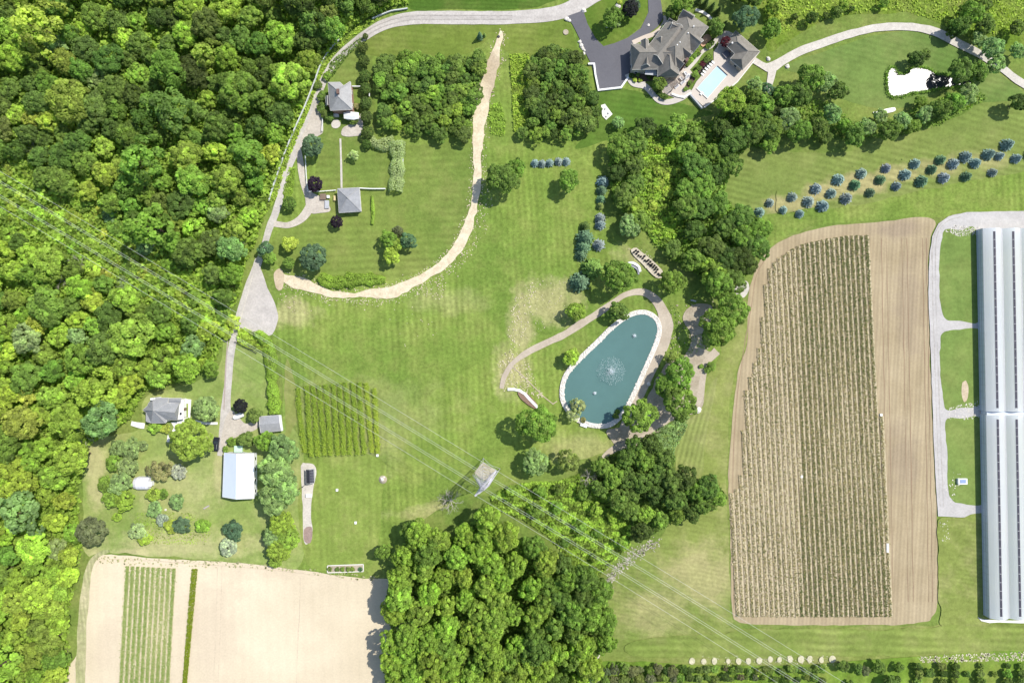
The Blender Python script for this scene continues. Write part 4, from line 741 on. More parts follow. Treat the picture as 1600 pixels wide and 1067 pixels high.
# hedges
hedge([(580, 221, 17), (592, 228, 18), (606, 226, 18), (617, 222, 20)], 18, 2.6, 'pale', 'flowering pale green hedge running across, top arm of the L beside the garden')
hedge([(620, 225, 22), (622, 240, 23), (621, 262, 20), (620, 285, 21), (619, 300, 18)], 21, 2.6, 'pale', 'flowering pale green hedge running down, long arm of the L beside the garden')
hedge([(501, 432, 14), (515, 441, 18), (535, 441, 22), (555, 437, 22), (575, 437, 17), (590, 437, 14), (602, 438, 8)], 18, 2.4, 'bright', 'bright leafy hedge along the lower bend of the sandy trail', lump=.7)
hedge([(404, 520, 12), (414, 530, 12), (420, 545, 15), (424, 565, 18), (426, 590, 20), (428, 610, 18), (430, 628, 20), (430, 644, 18)], 17, 2.6, 'bright', 'tall hedge between the long drive yard and the vineyard lawn', lump=.7)
hedge([(582, 308, 4), (583, 325, 4), (583, 340, 4), (582, 350, 5)], 4, .9, 'bright', 'thin row of low plants on the garden lawn right of the garage')
for x, y, r_, lb in ((440, 818, 21, 'uppermost feathery conifer of the clump below the tree row'), (428, 838, 18, 'left feathery conifer of the clump above the sandy field'), (450, 840, 20, 'right feathery conifer of the clump above the sandy field'), (436, 858, 20, 'lower feathery conifer of the clump above the sandy field'), (430, 877, 11, 'lowest small conifer touching the sandy field')): tree(x, y, r_, 'bright' if r_ != 18 else 'sage', lb, name='conifer', shape='round', hf=1.8)
hedge([(555, 303, 3), (585, 303, 3)], 3, .4, 'bronze', 'low planting strip along the white fence right of the garage') if False else None
# vineyard beside the hedge
VINE = cropmat('vine_leaf', (.10, .17, .025), (.22, .33, .04), (.31, .41, .05), (.38, .45, .06))
VT = [(462, 606), (477, 602), (486, 602), (497, 601), (507, 600), (518, 599), (528, 598), (538, 597), (548, 597), (558, 597), (569, 598), (583, 606)]; VB = [(473, 707), (485, 713), (495, 713), (505, 711), (515, 711), (525, 711), (535, 710), (545, 710), (556, 710), (566, 709), (579, 707), (588, 708)]
for i, (a, b) in enumerate(zip(VT, VB)):
    o = empty('vine_row', P(*a), f'{ordw(i)} leafy vine row from the left in the small vineyard', 'vine row', 'rows of the small vineyard')
    n = 4200; t = rng.uniform(0, 1, n); x = a[0] + (b[0] - a[0]) * t + 3.0 + rng.normal(size=n) * 1.7 + .7 * fnoise(60)[(t * 59).astype(int)]; y = a[1] + (b[1] - a[1]) * t
    z = np.abs(rng.normal(size=n)) * .45 + .45 + .25 * fnoise(80)[(t * 79).astype(int)]; z = np.clip(z, .15, 1.9)
    C = np.c_[(x - 800) / S, (533.5 - y) / S, z]; V, F = cards(C, rng.normal(size=(n, 3)) * .5 + (0, 0, 1), .16 * rng.uniform(.6, 1.4, n))
    mk('foliage', (V, F), VINE, o, att=np.clip(.5 + .17 * rng.normal(size=n) + (.25 if i > 9 else 0) + .15 * (t - .5), 0, 1))
    mb = MB(); 
    for t in np.linspace(0, 1, 9): q = P(a[0] + (b[0] - a[0]) * t + 2.2, a[1] + (b[1] - a[1]) * t); mb.bar(q, q + (0, 0, 1.8), .09)
    mk('post', mb.get(), plain('post_wood', (.3, .25, .2)) if i == 0 else bpy.data.materials['post_wood'], o, kind='stuff')
# crop rows of the big field
CROP = cropmat('field_crop', (.085, .115, .035), (.155, .16, .06), (.38, .31, .13), (.60, .53, .34)); STRAW = plain('straw_mulch', (.49, .41, .27), .95, .2, 1.5)
BEDM = soil('crop_bed_soil', (.24, .19, .115), (.34, .27, .17), (), .35, fsc=2.5)
BEDL = soil('pale_bed_soil', (.30, .24, .16), (.40, .33, .22), (), .35, fsc=2.5)
EDX = [755, 689, 605, 587, 561, 538, 490, 430]; EX = [1156, 1161, 1166, 1172, 1180, 1187, 1191, 1198]
def rowtop(x):
    pr = [(1146, 770), (1156, 755), (1161, 689), (1166, 606), (1173, 587), (1180, 561), (1187, 538), (1190, 500), (1196, 440), (1203, 416), (1215, 404), (1228, 396), (1245, 385), (1262, 380), (1290, 374), (1320, 369), (1365, 367), (1400, 366)]
    return float(np.interp(x, [p[0] for p in pr], [p[1] for p in pr]))
nr = 32
for i in range(nr):
    bx = 1153 + i * 7.72; k = .052; top = 370.0
    for _ in range(12): top = rowtop(bx - k * (963 - top))
    if i == nr - 1: bx, top, k = 1391, 650, .045
    tx = bx - k * (963 - top); L = 963 - top
    o = empty('crop_row', P((tx + bx) / 2, (top + 963) / 2), f'{ordw(i)} crop row from the left in the big brown field' if i < nr - 1 else 'short crop row along the right edge of the planted beds', 'crop row', 'crop rows in the big brown field')
    q = [(tx + (bx - tx) * t, top + L * t) for t in np.linspace(0, 1, 60)]; j = fnoise(60) * .25; z = .02 * 8
    V = [P(x - 2.7 + jj, y, .26) for (x, y), jj in zip(q, j)] + [P(x + 1.6 + jj, y, .26) for (x, y), jj in zip(q, j)]; V2 = [P(x + 1.65 + jj, y, .275) for (x, y), jj in zip(q, j)] + [P(x + 4.3 + jj * .4, y, .275) for (x, y), jj in zip(q, j)]
    F = [(a, a + 1, 60 + a + 1, 60 + a) for a in range(59)]
    mk('bed', (V, F), BEDM if bx > 1250 else BEDL, o); mk('straw_path', (V2, F), STRAW, o)
    n = int(L * 7.5); t = rng.uniform(0, 1, n); y = top + L * t; x = tx + (bx - tx) * t - .5 + rng.normal(size=n) * 1.45
    sparse = (x < 1250); keep = ~(sparse & (rng.uniform(size=n) < .28)); x, y, t = x[keep], y[keep], t[keep]; n = len(x)
    g = np.exp(-((y - 660) / 90) ** 2 - ((x - 1330) / 60) ** 2) * .30 + np.where(x < 1250, .30, 0) + .10 * np.exp(-((y - 780) / 120) ** 2) + .18 * fnoise(100)[(t * 99).astype(int)] * .6
    vv = np.clip(.32 + g + .30 * rng.normal(size=n) + (.2 if i == nr - 1 else 0), 0, 1)
    C = np.c_[(x - 800) / S, (533.5 - y) / S, rng.uniform(.28, .55, n)]; V, F = cards(C, rng.normal(size=(n, 3)) * .4 + (0, 0, 1), .155 * rng.uniform(.5, 1.7, n))
    mk('foliage', (V, F), CROP, o, att=vv)
# strip crop in the sandy field
CROP2 = cropmat('strip_crop', (.13, .20, .04), (.20, .29, .07), (.36, .36, .14), (.72, .64, .46)); YS2 = plain('sand_furrow', (.62, .52, .34), .95, .12)
for i in range(10):
    a = (197 + i * 8.05, 884 + i * .4); b = (a[0] - 11, 1085)
    o = empty('crop_row', P(*a), f'{ordw(i)} green crop row from the left in the sandy field', 'crop row', 'green crop rows in the sandy field')
    q = [(a[0] + (b[0] - a[0]) * t, a[1] + (b[1] - a[1]) * t) for t in np.linspace(0, 1, 40)]; j = fnoise(40) * .2
    V = [P(x - .2 + jj, y, .20) for (x, y), jj in zip(q, j)] + [P(x + 5.2 + jj, y, .20) for (x, y), jj in zip(q, j)]
    mk('bed', (V, [(c, c + 1, 40 + c + 1, 40 + c) for c in range(39)]), bpy.data.materials['track_grass'], o)
    n = 2600; t = rng.uniform(0, 1, n); x = a[0] + (b[0] - a[0]) * t + 2.5 + rng.normal(size=n) * 1.6; y = a[1] + (b[1] - a[1]) * t
    V, F = cards(np.c_[(x - 800) / S, (533.5 - y) / S, rng.uniform(.22, .5, n)], rng.normal(size=(n, 3)) * .4 + (0, 0, 1), .15 * rng.uniform(.6, 1.4, n))
    mk('foliage', (V, F), CROP2, o, att=np.clip(.35 + .2 * rng.normal(size=n) + .25 * np.exp(-((y - 980) / 60) ** 2) * (4 < i < 9) + .2 * (rng.uniform(size=n) < .08), 0, 1))
a, b = (305, 888), (288, 1085); n = 5200; t = rng.uniform(0, 1, n); wd = 4.6 - 1.2 * t
x = a[0] + (b[0] - a[0]) * t + rng.uniform(-1, 1, n) * wd; y = a[1] + (b[1] - a[1]) * t
V, F = cards(np.c_[(x - 800) / S, (533.5 - y) / S, rng.uniform(.3, .8, n)], rng.normal(size=(n, 3)) * .4 + (0, 0, 1), .17 * rng.uniform(.6, 1.4, n))
mk('crop_row', (V, F), cropmat('olive_crop', (.09, .13, .01), (.15, .20, .015), (.20, .25, .02)), att=np.clip(.5 + .2 * rng.normal(size=n), 0, 1), label='single olive green crop strip standing alone on the pale sandy field', cat='crop row')
# orchard along the lower edge
for i, x in enumerate((1435, 1452, 1472, 1492, 1513, 1532, 1555, 1575, 1597, 1617)):
    for j, y in enumerate((1040, 1052, 1064, 1077)):
        if i in (1, 4, 6) and j in (0, 2): continue
        tree(x + random.uniform(-1.5, 1.5), y + random.uniform(-1, 1), random.uniform(4.5, 8), random.choice(['deep', 'mid', 'dark', 'olive']), f'small orchard tree in the {ordw(i)} planted line from the left at the lower right', name='orchard_tree', hf=1.9, shape='small', group=f'trees in the {ordw(i)} orchard line, lower right', jit=.2)
for x in range(935, 1290, 13):
    for y in (1046, 1060, 1074):
        xx = x + random.uniform(-4, 4); tn = random.choice(['deep', 'mid', 'dark', 'olive', 'bronze']); nm = {'deep': 'deep green', 'mid': 'mid green', 'dark': 'dark', 'olive': 'olive', 'bronze': 'bronze'}[tn]
        z = 'left' if x < 1060 else 'middle' if x < 1180 else 'right'; r = random.uniform(6, 10) if x < 1060 else random.uniform(4.5, 8)
        tree(xx, y + random.uniform(-3, 3), r, tn, f'{nm} orchard tree in the {z} part of the thick rows below the sand spots', name='orchard_tree', hf=1.8, shape='loose' if random.random() < .4 else 'small', group=f'{nm} orchard trees, {z} thick rows', jit=.2)
for x, y, r, lb in ((1317, 1040, 10, 'left dark bush of three standing in the orchard gap'), (1340, 1043, 8, 'middle dark bush of three standing in the orchard gap'), (1374, 1042, 11, 'right dark bush of three standing in the orchard gap'), (1352, 1047, 8, 'brownish bush between two dark ones in the orchard gap'), (1405, 1042, 8, 'last bush before the wide orchard lines'), (1395, 1066, 13, 'tree at the lower edge between the orchard parts'), (1330, 1070, 8, 'bush cut by the lower edge in the orchard gap')): tree(x, y, r, 'deep' if 'brown' not in lb else 'bronze', lb, name='orchard_bush', cat='bush')
cover('orchard_weeds', [(930, 1042), (1060, 1040), (1290, 1046), (1290, 1100), (925, 1100)], 4.5, .6, .3, 'lime')
V, F = cards(np.c_[(REED[:, 0] - 800) / S, (533.5 - REED[:, 1]) / S, rng.uniform(.3, .9, len(REED))], rng.normal(size=(len(REED), 3)) * .5 + (0, 0, 1), .2 * rng.uniform(.6, 1.4, len(REED)))
o = mk('bank_reeds', (V, F), LEAF, att=rng.uniform(0, 1, len(REED)), kind='stuff'); o.color = tint('mid')
# dead trees
for x, y, r, lb in ((703, 784, 19, 'bare grey dead tree left of the pylon foot'), (920, 746, 13, 'bare grey tree at the left edge of the clump below the pond'), (237, 368, 16, 'bare dead tree in the big wood beside the power lines'), (120, 412, 14, 'bare grey tree in the left part of the big wood'), (92, 437, 14, 'leaning bare tree low in the left part of the big wood'), (108, 215, 12, 'bare branches in the wood near the upper left'), (45, 230, 12, 'bare dead tree near the left border above the wires'), (375, 308, 11, 'bare twigs tree beside the road end of the wood'), (130, 680, 17, 'bare arching tree at the wood edge beside the yard track'), (370, 375, 12, 'bare tree at the right side of the wood near the pull-off'), (866, 1055, 12, 'bare dead tree in the lower wood at the bottom edge')):
    hc = 4; base = P(x, y, hc) * (1, 1, 0); o = empty('dead_tree', base, lb, 'dead tree'); sc = r / S * 1.1
    b = bpy.data.objects.new('branches', random.choice(BAREM)); COL.objects.link(b); b.parent = o; b.scale = (sc, sc, sc * (1.0 if r > 15 else 1.5)); b.rotation_euler = (0, 0, random.uniform(0, 6)); 

# ------------------------------------------------------------------ buildings
def shingle(name, a, b, per=.35):
    t = NT(name, .85, .2); c = t.mix(t.ramp(t.noise(.8, 5, .7), .3, .7), a, b)
    f = t.ramp(t.noise(4.0, 3, .7), .3, .7, .85, 1.15); t.color(t.scalec(c, f)); t.bump(t.noise(5, 3), .4, .05); return t.m
SH_L = shingle('light_shingle', (.30, .295, .29), (.39, .385, .375)); SH_G = shingle('grey_shingle', (.25, .255, .265), (.33, .335, .345)); SH_B = shingle('brown_shingle', (.185, .17, .145), (.26, .24, .21))
WHITE = plain('white_paint', (.78, .78, .76), .6, .05); SIDING = plain('cream_siding', (.62, .58, .50), .8, .08); BRICKW = plain('brick_wall', (.34, .20, .15), .9, .15, 4); GREYW = plain('grey_siding', (.42, .43, .45), .8, .08)
TRIM = plain('pale_trim', (.70, .68, .62), .7, .05); GLASS = plain('window_glass', (.03, .04, .05), .08, .1, 1, 0, .6); DARK = plain('dark_grey', (.045, .045, .05), .6, .2); WOOD = plain('weathered_wood', (.20, .15, .11), .85, .2, 3)
CHIM = plain('chimney_brick', (.16, .10, .08), .9, .2, 5)
def ring_ccw(W):
    W = [np.array(p, float) for p in W]; a = sum(W[i][0] * W[(i + 1) % len(W)][1] - W[(i + 1) % len(W)][0] * W[i][1] for i in range(len(W))); return W if a > 0 else W[::-1]
def inset(W, d):
    W = ring_ccw(W); out = []; n = len(W)
    for i in range(n):
        p, q, r = W[i - 1][:2], W[i][:2], W[(i + 1) % n][:2]; e1 = (q - p) / (np.linalg.norm(q - p) + 1e-9); e2 = (r - q) / (np.linalg.norm(r - q) + 1e-9)
        n1 = np.array((-e1[1], e1[0])); n2 = np.array((-e2[1], e2[0])); m = n1 + n2; m /= max(np.linalg.norm(m), 1e-6); k = d / max(.35, m @ n1); out.append(q + m * k)
    return out
def walls(o, ring, h, mat, openings=True, win=WHITE):
    I = inset(ring, .35); mb = MB().prism(I, 0, h); wl = mk('wall', mb.get(), mat, o)
    if not openings: return wl
    n = len(I); done = 0
    for i in range(n):
        a, b = I[i], I[(i + 1) % n]; L = np.linalg.norm(b - a)
        if L < 2.6: continue
        e = (b - a) / L; nm = np.array((e[1], -e[0])); k = max(1, int(L / 3.4)); rz = math.atan2(e[1], e[0])
        for j in range(k):
            c = a + e * L * (j + .5) / k
            if done == 0 and j == 0:
                d = mk('door', MB().box((*(c + nm * .03), .05), (1.0, .09, 2.1), rz).get(), WOOD, o); mk('door_handle', MB().box((*(c + nm * .10 + e * .35), 1.0), (.12, .06, .05), rz).get(), DARK, d); done = 1; continue
            for zz in ([.95] if h < 4.4 else [.95, h - 1.9]):
                fr = mk('window', MB().box((*(c + nm * .03), zz), (1.25, .10, 1.35), rz).get(), win, o); mk('window_pane', MB().box((*(c + nm * .06), zz + .12), (1.02, .09, 1.11), rz).get(), GLASS, fr)
    return wl
def roof(o, Vp, F, outl, mat, wallm=None, th=.2, name='roof', trim=TRIM, base=None, openings=True):
    W = [P(*p) for p in Vp]; V = [list(p) for p in W]; FF = [list(f) for f in F]; n = len(W); m = len(outl)
    V += [list(W[i] - (0, 0, th)) for i in outl]
    for j in range(m): FF.append([outl[j], outl[(j + 1) % m], n + (j + 1) % m, n + j])
    FF.append([n + j for j in range(m)]); r = mk(name, (V, FF), mat, o)
    mb = MB()
    for j in range(m):
        p, q = W[outl[j]], W[outl[(j + 1) % m]]
        if abs(p[2] - q[2]) < .6: mb.bar(p - (0, 0, .1), q - (0, 0, .1), .16)
    if mb.V and trim: mk('gutter', mb.get(), trim, o)
    if wallm: walls(o, [W[i] for i in outl], min(W[i][2] for i in outl) - th * .6, wallm, openings)
    return r
def gable(o, a, b, c, d, he, hr, mat, wallm, h0=0.0, h1=0.0, th=.2, name='roof', openings=False, z0=0.0):
    """ridge runs from the middle of edge a-d to the middle of edge b-c; h0, h1 = hip insets in metres"""
    A, B, C, D = [P(*p, he) for p in (a, b, c, d)]; M0 = (A + D) / 2; M1 = (B + C) / 2; e = (M1 - M0) / np.linalg.norm(M1 - M0)
    R0 = M0 + e * h0; R1 = M1 - e * h1; R0[2] = R1[2] = hr; V = [A, B, C, D, R0, R1] + [p - (0, 0, th) for p in (A, B, C, D)] + [R0 - (0, 0, th), R1 - (0, 0, th)]
    F = [(0, 1, 5, 4), (2, 3, 4, 5), (6, 10, 11, 7), (8, 11, 10, 9), (0, 6, 7, 1), (2, 8, 9, 3)]
    F += [(3, 0, 4), (3, 9, 6, 0), (6, 9, 10)] if h0 > 0 else [(3, 9, 10, 4), (0, 4, 10, 6)]
    F += [(1, 2, 5), (1, 7, 8, 2), (8, 7, 11)] if h1 > 0 else [(1, 7, 11, 5), (2, 5, 11, 8)]
    mk(name, (V, F), mat, o)
    I = [np.append(p, 0) for p in inset([A, B, C, D], .3)]; mb = MB().prism([p[:2] for p in I], z0, he - th * .5)
    for M, hh in ((M0, h0), (M1, h1)):
        if hh == 0:
            s = e if M is M0 else -e; w = (D - A) / 2; w = w * (1 - .3 / np.linalg.norm(w)); q = M + s * .3
            mb.add([q - w + (0, 0, -th), q + w + (0, 0, -th), q + (0, 0, hr - he - th - .05), q - w + s * .15 + (0, 0, -th), q + w + s * .15 + (0, 0, -th), q + s * .15 + (0, 0, hr - he - th - .05)], [(0, 1, 2), (5, 4, 3), (0, 3, 4, 1), (1, 4, 5, 2), (2, 5, 3, 0)])
    mk('wall', mb.get(), wallm, o)
    mb = MB().bar(R0 + (0, 0, .03), R1 + (0, 0, .03), .14)
    if h0 > 0: mb.bar(R0 + (0, 0, .03), A + (0, 0, .03), .12).bar(R0 + (0, 0, .03), D + (0, 0, .03), .12)
    if h1 > 0: mb.bar(R1 + (0, 0, .03), B + (0, 0, .03), .12).bar(R1 + (0, 0, .03), C + (0, 0, .03), .12)
    mk('ridge_cap', mb.get(), mat, o)
    mb = MB().bar(A - (0, 0, .08), B - (0, 0, .08), .15).bar(C - (0, 0, .08), D - (0, 0, .08), .15)
    if h0 == 0: mb.bar(A, R0, .12).bar(D, R0, .12)
    if h1 == 0: mb.bar(B, R1, .12).bar(C, R1, .12)
    mk('trim', mb.get(), TRIM, o)
    if openings:
        mbw = None; walls_openings(o, I, he)
def walls_openings(o, I, h):
    n = len(I)
    for i in range(n):
        a, b = I[i][:2], I[(i + 1) % n][:2]; L = np.linalg.norm(b - a)
        if L < 3: continue
        e = (b - a) / L; nm = np.array((e[1], -e[0])); rz = math.atan2(e[1], e[0])
        for j in range(int(L / 3.2)):
            c = a + e * L * (j + .5) / int(L / 3.2); fr = mk('window', MB().box((*(c + nm * .03), 1), (1.3, .1, 1.4), rz).get(), WHITE, o); mk('window_pane', MB().box((*(c + nm * .06), 1.12), (1.06, .09, 1.16), rz).get(), GLASS, fr)
def Q(f, *p): return f(*p[:2]) + tuple(p[2:])

# upper house
o = empty('house', P(*z2(450, 360)), 'light grey hipped house with white porch beside the curving gravel road', 'house')
hv = [Q(z2, 286, 168, 5), Q(z2, 455, 165, 5), Q(z2, 505, 215, 5.4), Q(z2, 590, 158, 5), Q(z2, 603, 162, 5), Q(z2, 624, 545, 5), Q(z2, 320, 558, 5), Q(z2, 405, 268, 7.7), Q(z2, 430, 365, 7.9), Q(z2, 450, 262, 7.7), Q(z2, 312, 470, 5)]
roof(o, hv, [(0, 1, 2, 7), (2, 9, 7), (2, 3, 4, 9), (4, 5, 8, 9), (7, 9, 8), (5, 6, 8), (0, 7, 8, 6, 10)], [0, 1, 2, 3, 4, 5, 6, 10], SH_L, BRICKW)
mb = MB()
for a, b in ((7, 0), (8, 6), (8, 5), (9, 4), (7, 9), (9, 8), (7, 8)): mb.bar(P(*hv[a]) + (0, 0, .04), P(*hv[b]) + (0, 0, .04), .15)
mk('ridge_cap', mb.get(), SH_L, o)
mk('chimney', MB().box(P(*z2(428, 300), 8) * (1, 1, 0) + (0, 0, 5.5), (.8, 1.6, 3.2), .0).get(), CHIM, o)
gable(o, z2(250, 365), z2(262, 495), z2(318, 490), z2(330, 372), 3.2, 4.4, SH_L, BRICKW)
roof(o, [Q(z2, 505, 590, 2.8), Q(z2, 570, 572, 2.8), Q(z2, 712, 590, 2.8), Q(z2, 712, 672, 2.8), Q(z2, 640, 685, 2.8), Q(z2, 512, 668, 2.8), Q(z2, 570, 620, 3.5), Q(z2, 660, 630, 3.5)], [(0, 1, 6), (1, 2, 7, 6), (2, 3, 7), (3, 4, 5, 6, 7), (5, 0, 6)], [0, 1, 2, 3, 4, 5], WHITE, WHITE, name='porch_roof', openings=False)
mk('step', MB().box(P(*z2(350, 640)), (4.6, .9, .5), .08).get(), TRIM, o)
# square garage
o = empty('garage', P(*z5(660, 740)), 'square garage with grey pyramid roof inside the garden fence', 'garage')
gv = [Q(z5, 507, 578, 3), Q(z5, 812, 562, 3), Q(z5, 836, 890, 3), Q(z5, 530, 912, 3), Q(z5, 648, 705, 5.2)]
roof(o, gv, [(0, 1, 4), (1, 2, 4), (2, 3, 4), (3, 0, 4)], [0, 1, 2, 3], SH_G, SIDING)
mb = MB(); [mb.bar(P(*gv[k]) + (0, 0, .04), P(*gv[4]) + (0, 0, .04), .16) for k in range(4)]; mk('ridge_cap', mb.get(), SH_L, o); mk('finial', MB().lathe(P(*gv[4]), [(.3, 0), (.22, .2), (.05, .5)], 8).get(), SH_L, o)
# farmhouse
o = empty('farmhouse', P(*z3(500, 500)), 'grey farmhouse with crossing hipped roofs and white sunroom beside the wood', 'house')
fv = [Q(z3, 248, 372, 4), Q(z3, 335, 252, 4), Q(z3, 630, 256, 4), Q(z3, 612, 350, 4.6), Q(z3, 835, 350, 4), Q(z3, 800, 668, 4), Q(z3, 580, 655, 4), Q(z3, 592, 700, 4), Q(z3, 570, 722, 4), Q(z3, 312, 722, 4), Q(z3, 214, 690, 4), Q(z3, 214, 520, 4), Q(z3, 155, 482, 4), Q(z3, 245, 395, 4), Q(z3, 345, 490, 7.2), Q(z3, 748, 525, 6.2)]
roof(o, fv, [(0, 1, 14), (1, 2, 3, 14), (3, 4, 15, 14), (4, 5, 15), (5, 6, 14, 15), (6, 7, 8, 14), (8, 9, 14), (9, 10, 11, 14), (11, 12, 14), (12, 13, 14), (13, 0, 14)], list(range(14)), SH_G, WHITE)
mb = MB()
for a, b in ((14, 1), (14, 15), (14, 12), (14, 9), (14, 8), (15, 4), (15, 5), (14, 3)): mb.bar(P(*fv[a]) + (0, 0, .05), P(*fv[b]) + (0, 0, .05), .16)
mk('ridge_cap', mb.get(), SH_L, o)
mk('chimney', MB().box(P(*z3(333, 275), 5) * (1, 1, 0) + (0, 0, 0), (.9, .7, 5.6), 0).get(), WHITE, o)
roof(o, [Q(z3, 632, 262, 4.4), Q(z3, 870, 262, 4.4), Q(z3, 850, 352, 4.4), Q(z3, 632, 345, 4.4), Q(z3, 640, 300, 4.9), Q(z3, 860, 305, 4.9)], [(0, 1, 5, 4), (2, 3, 4, 5), (3, 0, 4), (1, 2, 5)], [0, 1, 2, 3], SH_G, WHITE, name='dormer_roof', openings=False)
roof(o, [Q(z3, 835, 350, 3), Q(z3, 905, 282, 3), Q(z3, 905, 640, 3), Q(z3, 812, 662, 3), Q(z3, 762, 530, 3.8)], [(0, 1, 4), (1, 2, 3, 4), (3, 0, 4)], [0, 1, 2, 3, 4], WHITE, WHITE, name='sunroom_roof')
for a in ((815, 450), (805, 560), (862, 545)): mk('skylight', MB().box(P(*z3(*a), 3.3) + (0, 0, .0), (.5, .7, .35)).get(), GLASS, o)
CONCW = plain('white_concrete', (.74, .72, .68), .85, .06)
mk('porch_path', (lambda pts: ([P(*z3(*p)) + (0, 0, nextz() * 0 + .30) for p in pts] + [P(*z3(*p)) for p in pts], [list(range(len(pts)))] + [[i, (i + 1) % len(pts), len(pts) + (i + 1) % len(pts), len(pts) + i] for i in range(len(pts))]))([(870, 262), (1055, 285), (1035, 640), (1140, 680), (960, 690), (800, 760), (795, 840), (700, 900), (660, 1000), (650, 1070), (605, 1070), (620, 950), (700, 870), (740, 800), (680, 700), (800, 690), (900, 640), (910, 620), (1000, 620), (1005, 360), (910, 360), (905, 300)]), CONCW, kind='structure')
ribbon("concrete_path", [(306, 657, 3), (322, 661, 3.5), (341, 661, 4)], CONCW, .15)
ribbon("stone_patio", [(206, 661, 7), (215, 663, 8), (227, 665, 8)], CONCW, .5)
mk('fire_pit', MB().lathe(P(211, 662), [(.55, 0), (.65, .4), (.5, .45), (.4, .2)], 12).get(), DARK, label='dark round fire pit on the white patio left of the farmhouse', cat='fire pit')
# barn
METB = plain('barn_metal', (.62, .68, .78), .38, .03, .3, .0, .6)
o = empty('barn', P(*z4(310, 780)), 'long barn with white metal gable roof beside the row of pale trees', 'barn')
gable(o, z4(178, 575), z4(163, 985), z4(455, 1000), z4(452, 582), 3.8, 5.9, METB, WHITE, openings=True)
mb = MB()
A, B, C, D = [P(*z4(*p), 3.8) for p in ((178, 575), (163, 985), (455, 1000), (452, 582))]; M0, M1 = (A + D) / 2 + (0, 0, 2.1), (B + C) / 2 + (0, 0, 2.1)
for k in range(1, 30):
    t = k / 30; mb.bar(A + (B - A) * t + (0, 0, .03), M0 + (M1 - M0) * t + (0, 0, .03), .045); mb.bar(D + (C - D) * t + (0, 0, .03), M0 + (M1 - M0) * t + (0, 0, .03), .045)
mk('roof_rib', mb.get(), METB, o, kind='stuff')
mk('door', MB().box(P(*z4(320, 568)) + (0, 0, 0), (3.4, .14, 3.0)).get(), GREYW, o)
mk('pale_green_tarp_box', MB().box(P(*z4(318, 540)), (2.6, 2.1, .9), -.02).box(P(*z4(318, 540)) + (0, 0, .9), (2.8, 2.3, .08), -.02).get(), plain('pale_green_panel', (.50, .70, .56), .6), label='pale green covered box at the upper end of the white barn', cat='storage box')
# small grey shed
o = empty('shed', P(*z4(605, 305)), 'small shed with flat looking grey roof and white right edge', 'shed')
gable(o, z4(507, 240), z4(690, 228), z4(708, 372), z4(517, 392), 2.9, 3.5, SH_G, WHITE); mk('fascia', MB().bar(P(*z4(694, 228), 2.9), P(*z4(716, 372), 2.9), .7).get(), WHITE, o)
# solar shed
o = empty('solar_shed', P(*z4(972, 795)), 'little black-roofed shed with panel grid on pale gravel by the paddock', 'shed')
gable(o, z4(936, 730), z4(938, 862), z4(1013, 856), z4(1008, 728), 2.4, 3.2, plain('black_roof', (.035, .035, .045), .35, .1, 1, 0, .5), GREYW)
mb = MB(); A, B = P(*z4(972, 729), 3.25), P(*z4(976, 859), 3.25); C, D = P(*z4(1010, 728), 2.5), P(*z4(1014, 856), 2.5)
for k in range(6): mb.bar(A + (B - A) * k / 5 + (0, 0, .03), C + (D - C) * k / 5 + (0, 0, .03), .06)
mb.bar((A + C) / 2 + (0, 0, .03), (B + D) / 2 + (0, 0, .03), .06); mk('panel_grid', mb.get(), plain('panel_line', (.25, .26, .30), .5), o)
mk('crate', MB().box(P(*z4(968, 968)), (1.9, 1.1, .8)).box(P(*z4(968, 968)) + (0, 0, .8), (2.0, 1.2, .07)).get(), WHITE, label='white crate on pale gravel below the black-roofed shed', cat='crate')
mk('pole', MB().bar(P(*z4(937, 870)), P(*z4(937, 870)) + (0, 0, 4.0), .14, 8).box(P(*z4(937, 870)) + (0, 0, 4), (.4, .3, .3)).get(), DARK, label='dark short pole at the lower corner of the black-roofed shed', cat='pole')
# small glasshouse in the yard
f5 = zf(5.335, 130, 690); GW = plain('glasshouse_film', (.70, .69, .74), .25, .06, .8, 0, .6)
o = empty('glasshouse', P(*f5(485, 350)), 'small white domed glasshouse among the yard shrubs', 'glasshouse'); c = P(*f5(485, 350), 1.5)
mb = MB(); n = 8; L = 2.6; W = 2.3; V = []
for i, x in enumerate(np.linspace(-L, L, 6)):
    sc = 1 if 0 < i < 5 else .86
    for k in range(n + 1): a = math.pi * k / n; V.append((c[0] + x, c[1] + W * sc * math.cos(a), .1 + 2.6 * sc * math.sin(a) ** .8))
mk('shell', (V, [(i * 9 + k, i * 9 + k + 1, i * 9 + k + 10, i * 9 + k + 9) for i in range(5) for k in range(8)] + [tuple(range(9)), tuple(range(45, 54))[::-1]]), GW, o)
mb = MB()
for i in range(6):
    for k in range(n): mb.bar(V[i * 9 + k], V[i * 9 + k + 1], .08)
mk('frame', mb.get(), plain('grey_frame', (.45, .45, .5), .5), o); mk('porch', MB().box((c[0] + L + .5, c[1], .05), (1.1, 1.4, 1.9)).box((c[0] + L + .5, c[1], 1.95), (1.3, 1.6, .1)).get(), WHITE, o)
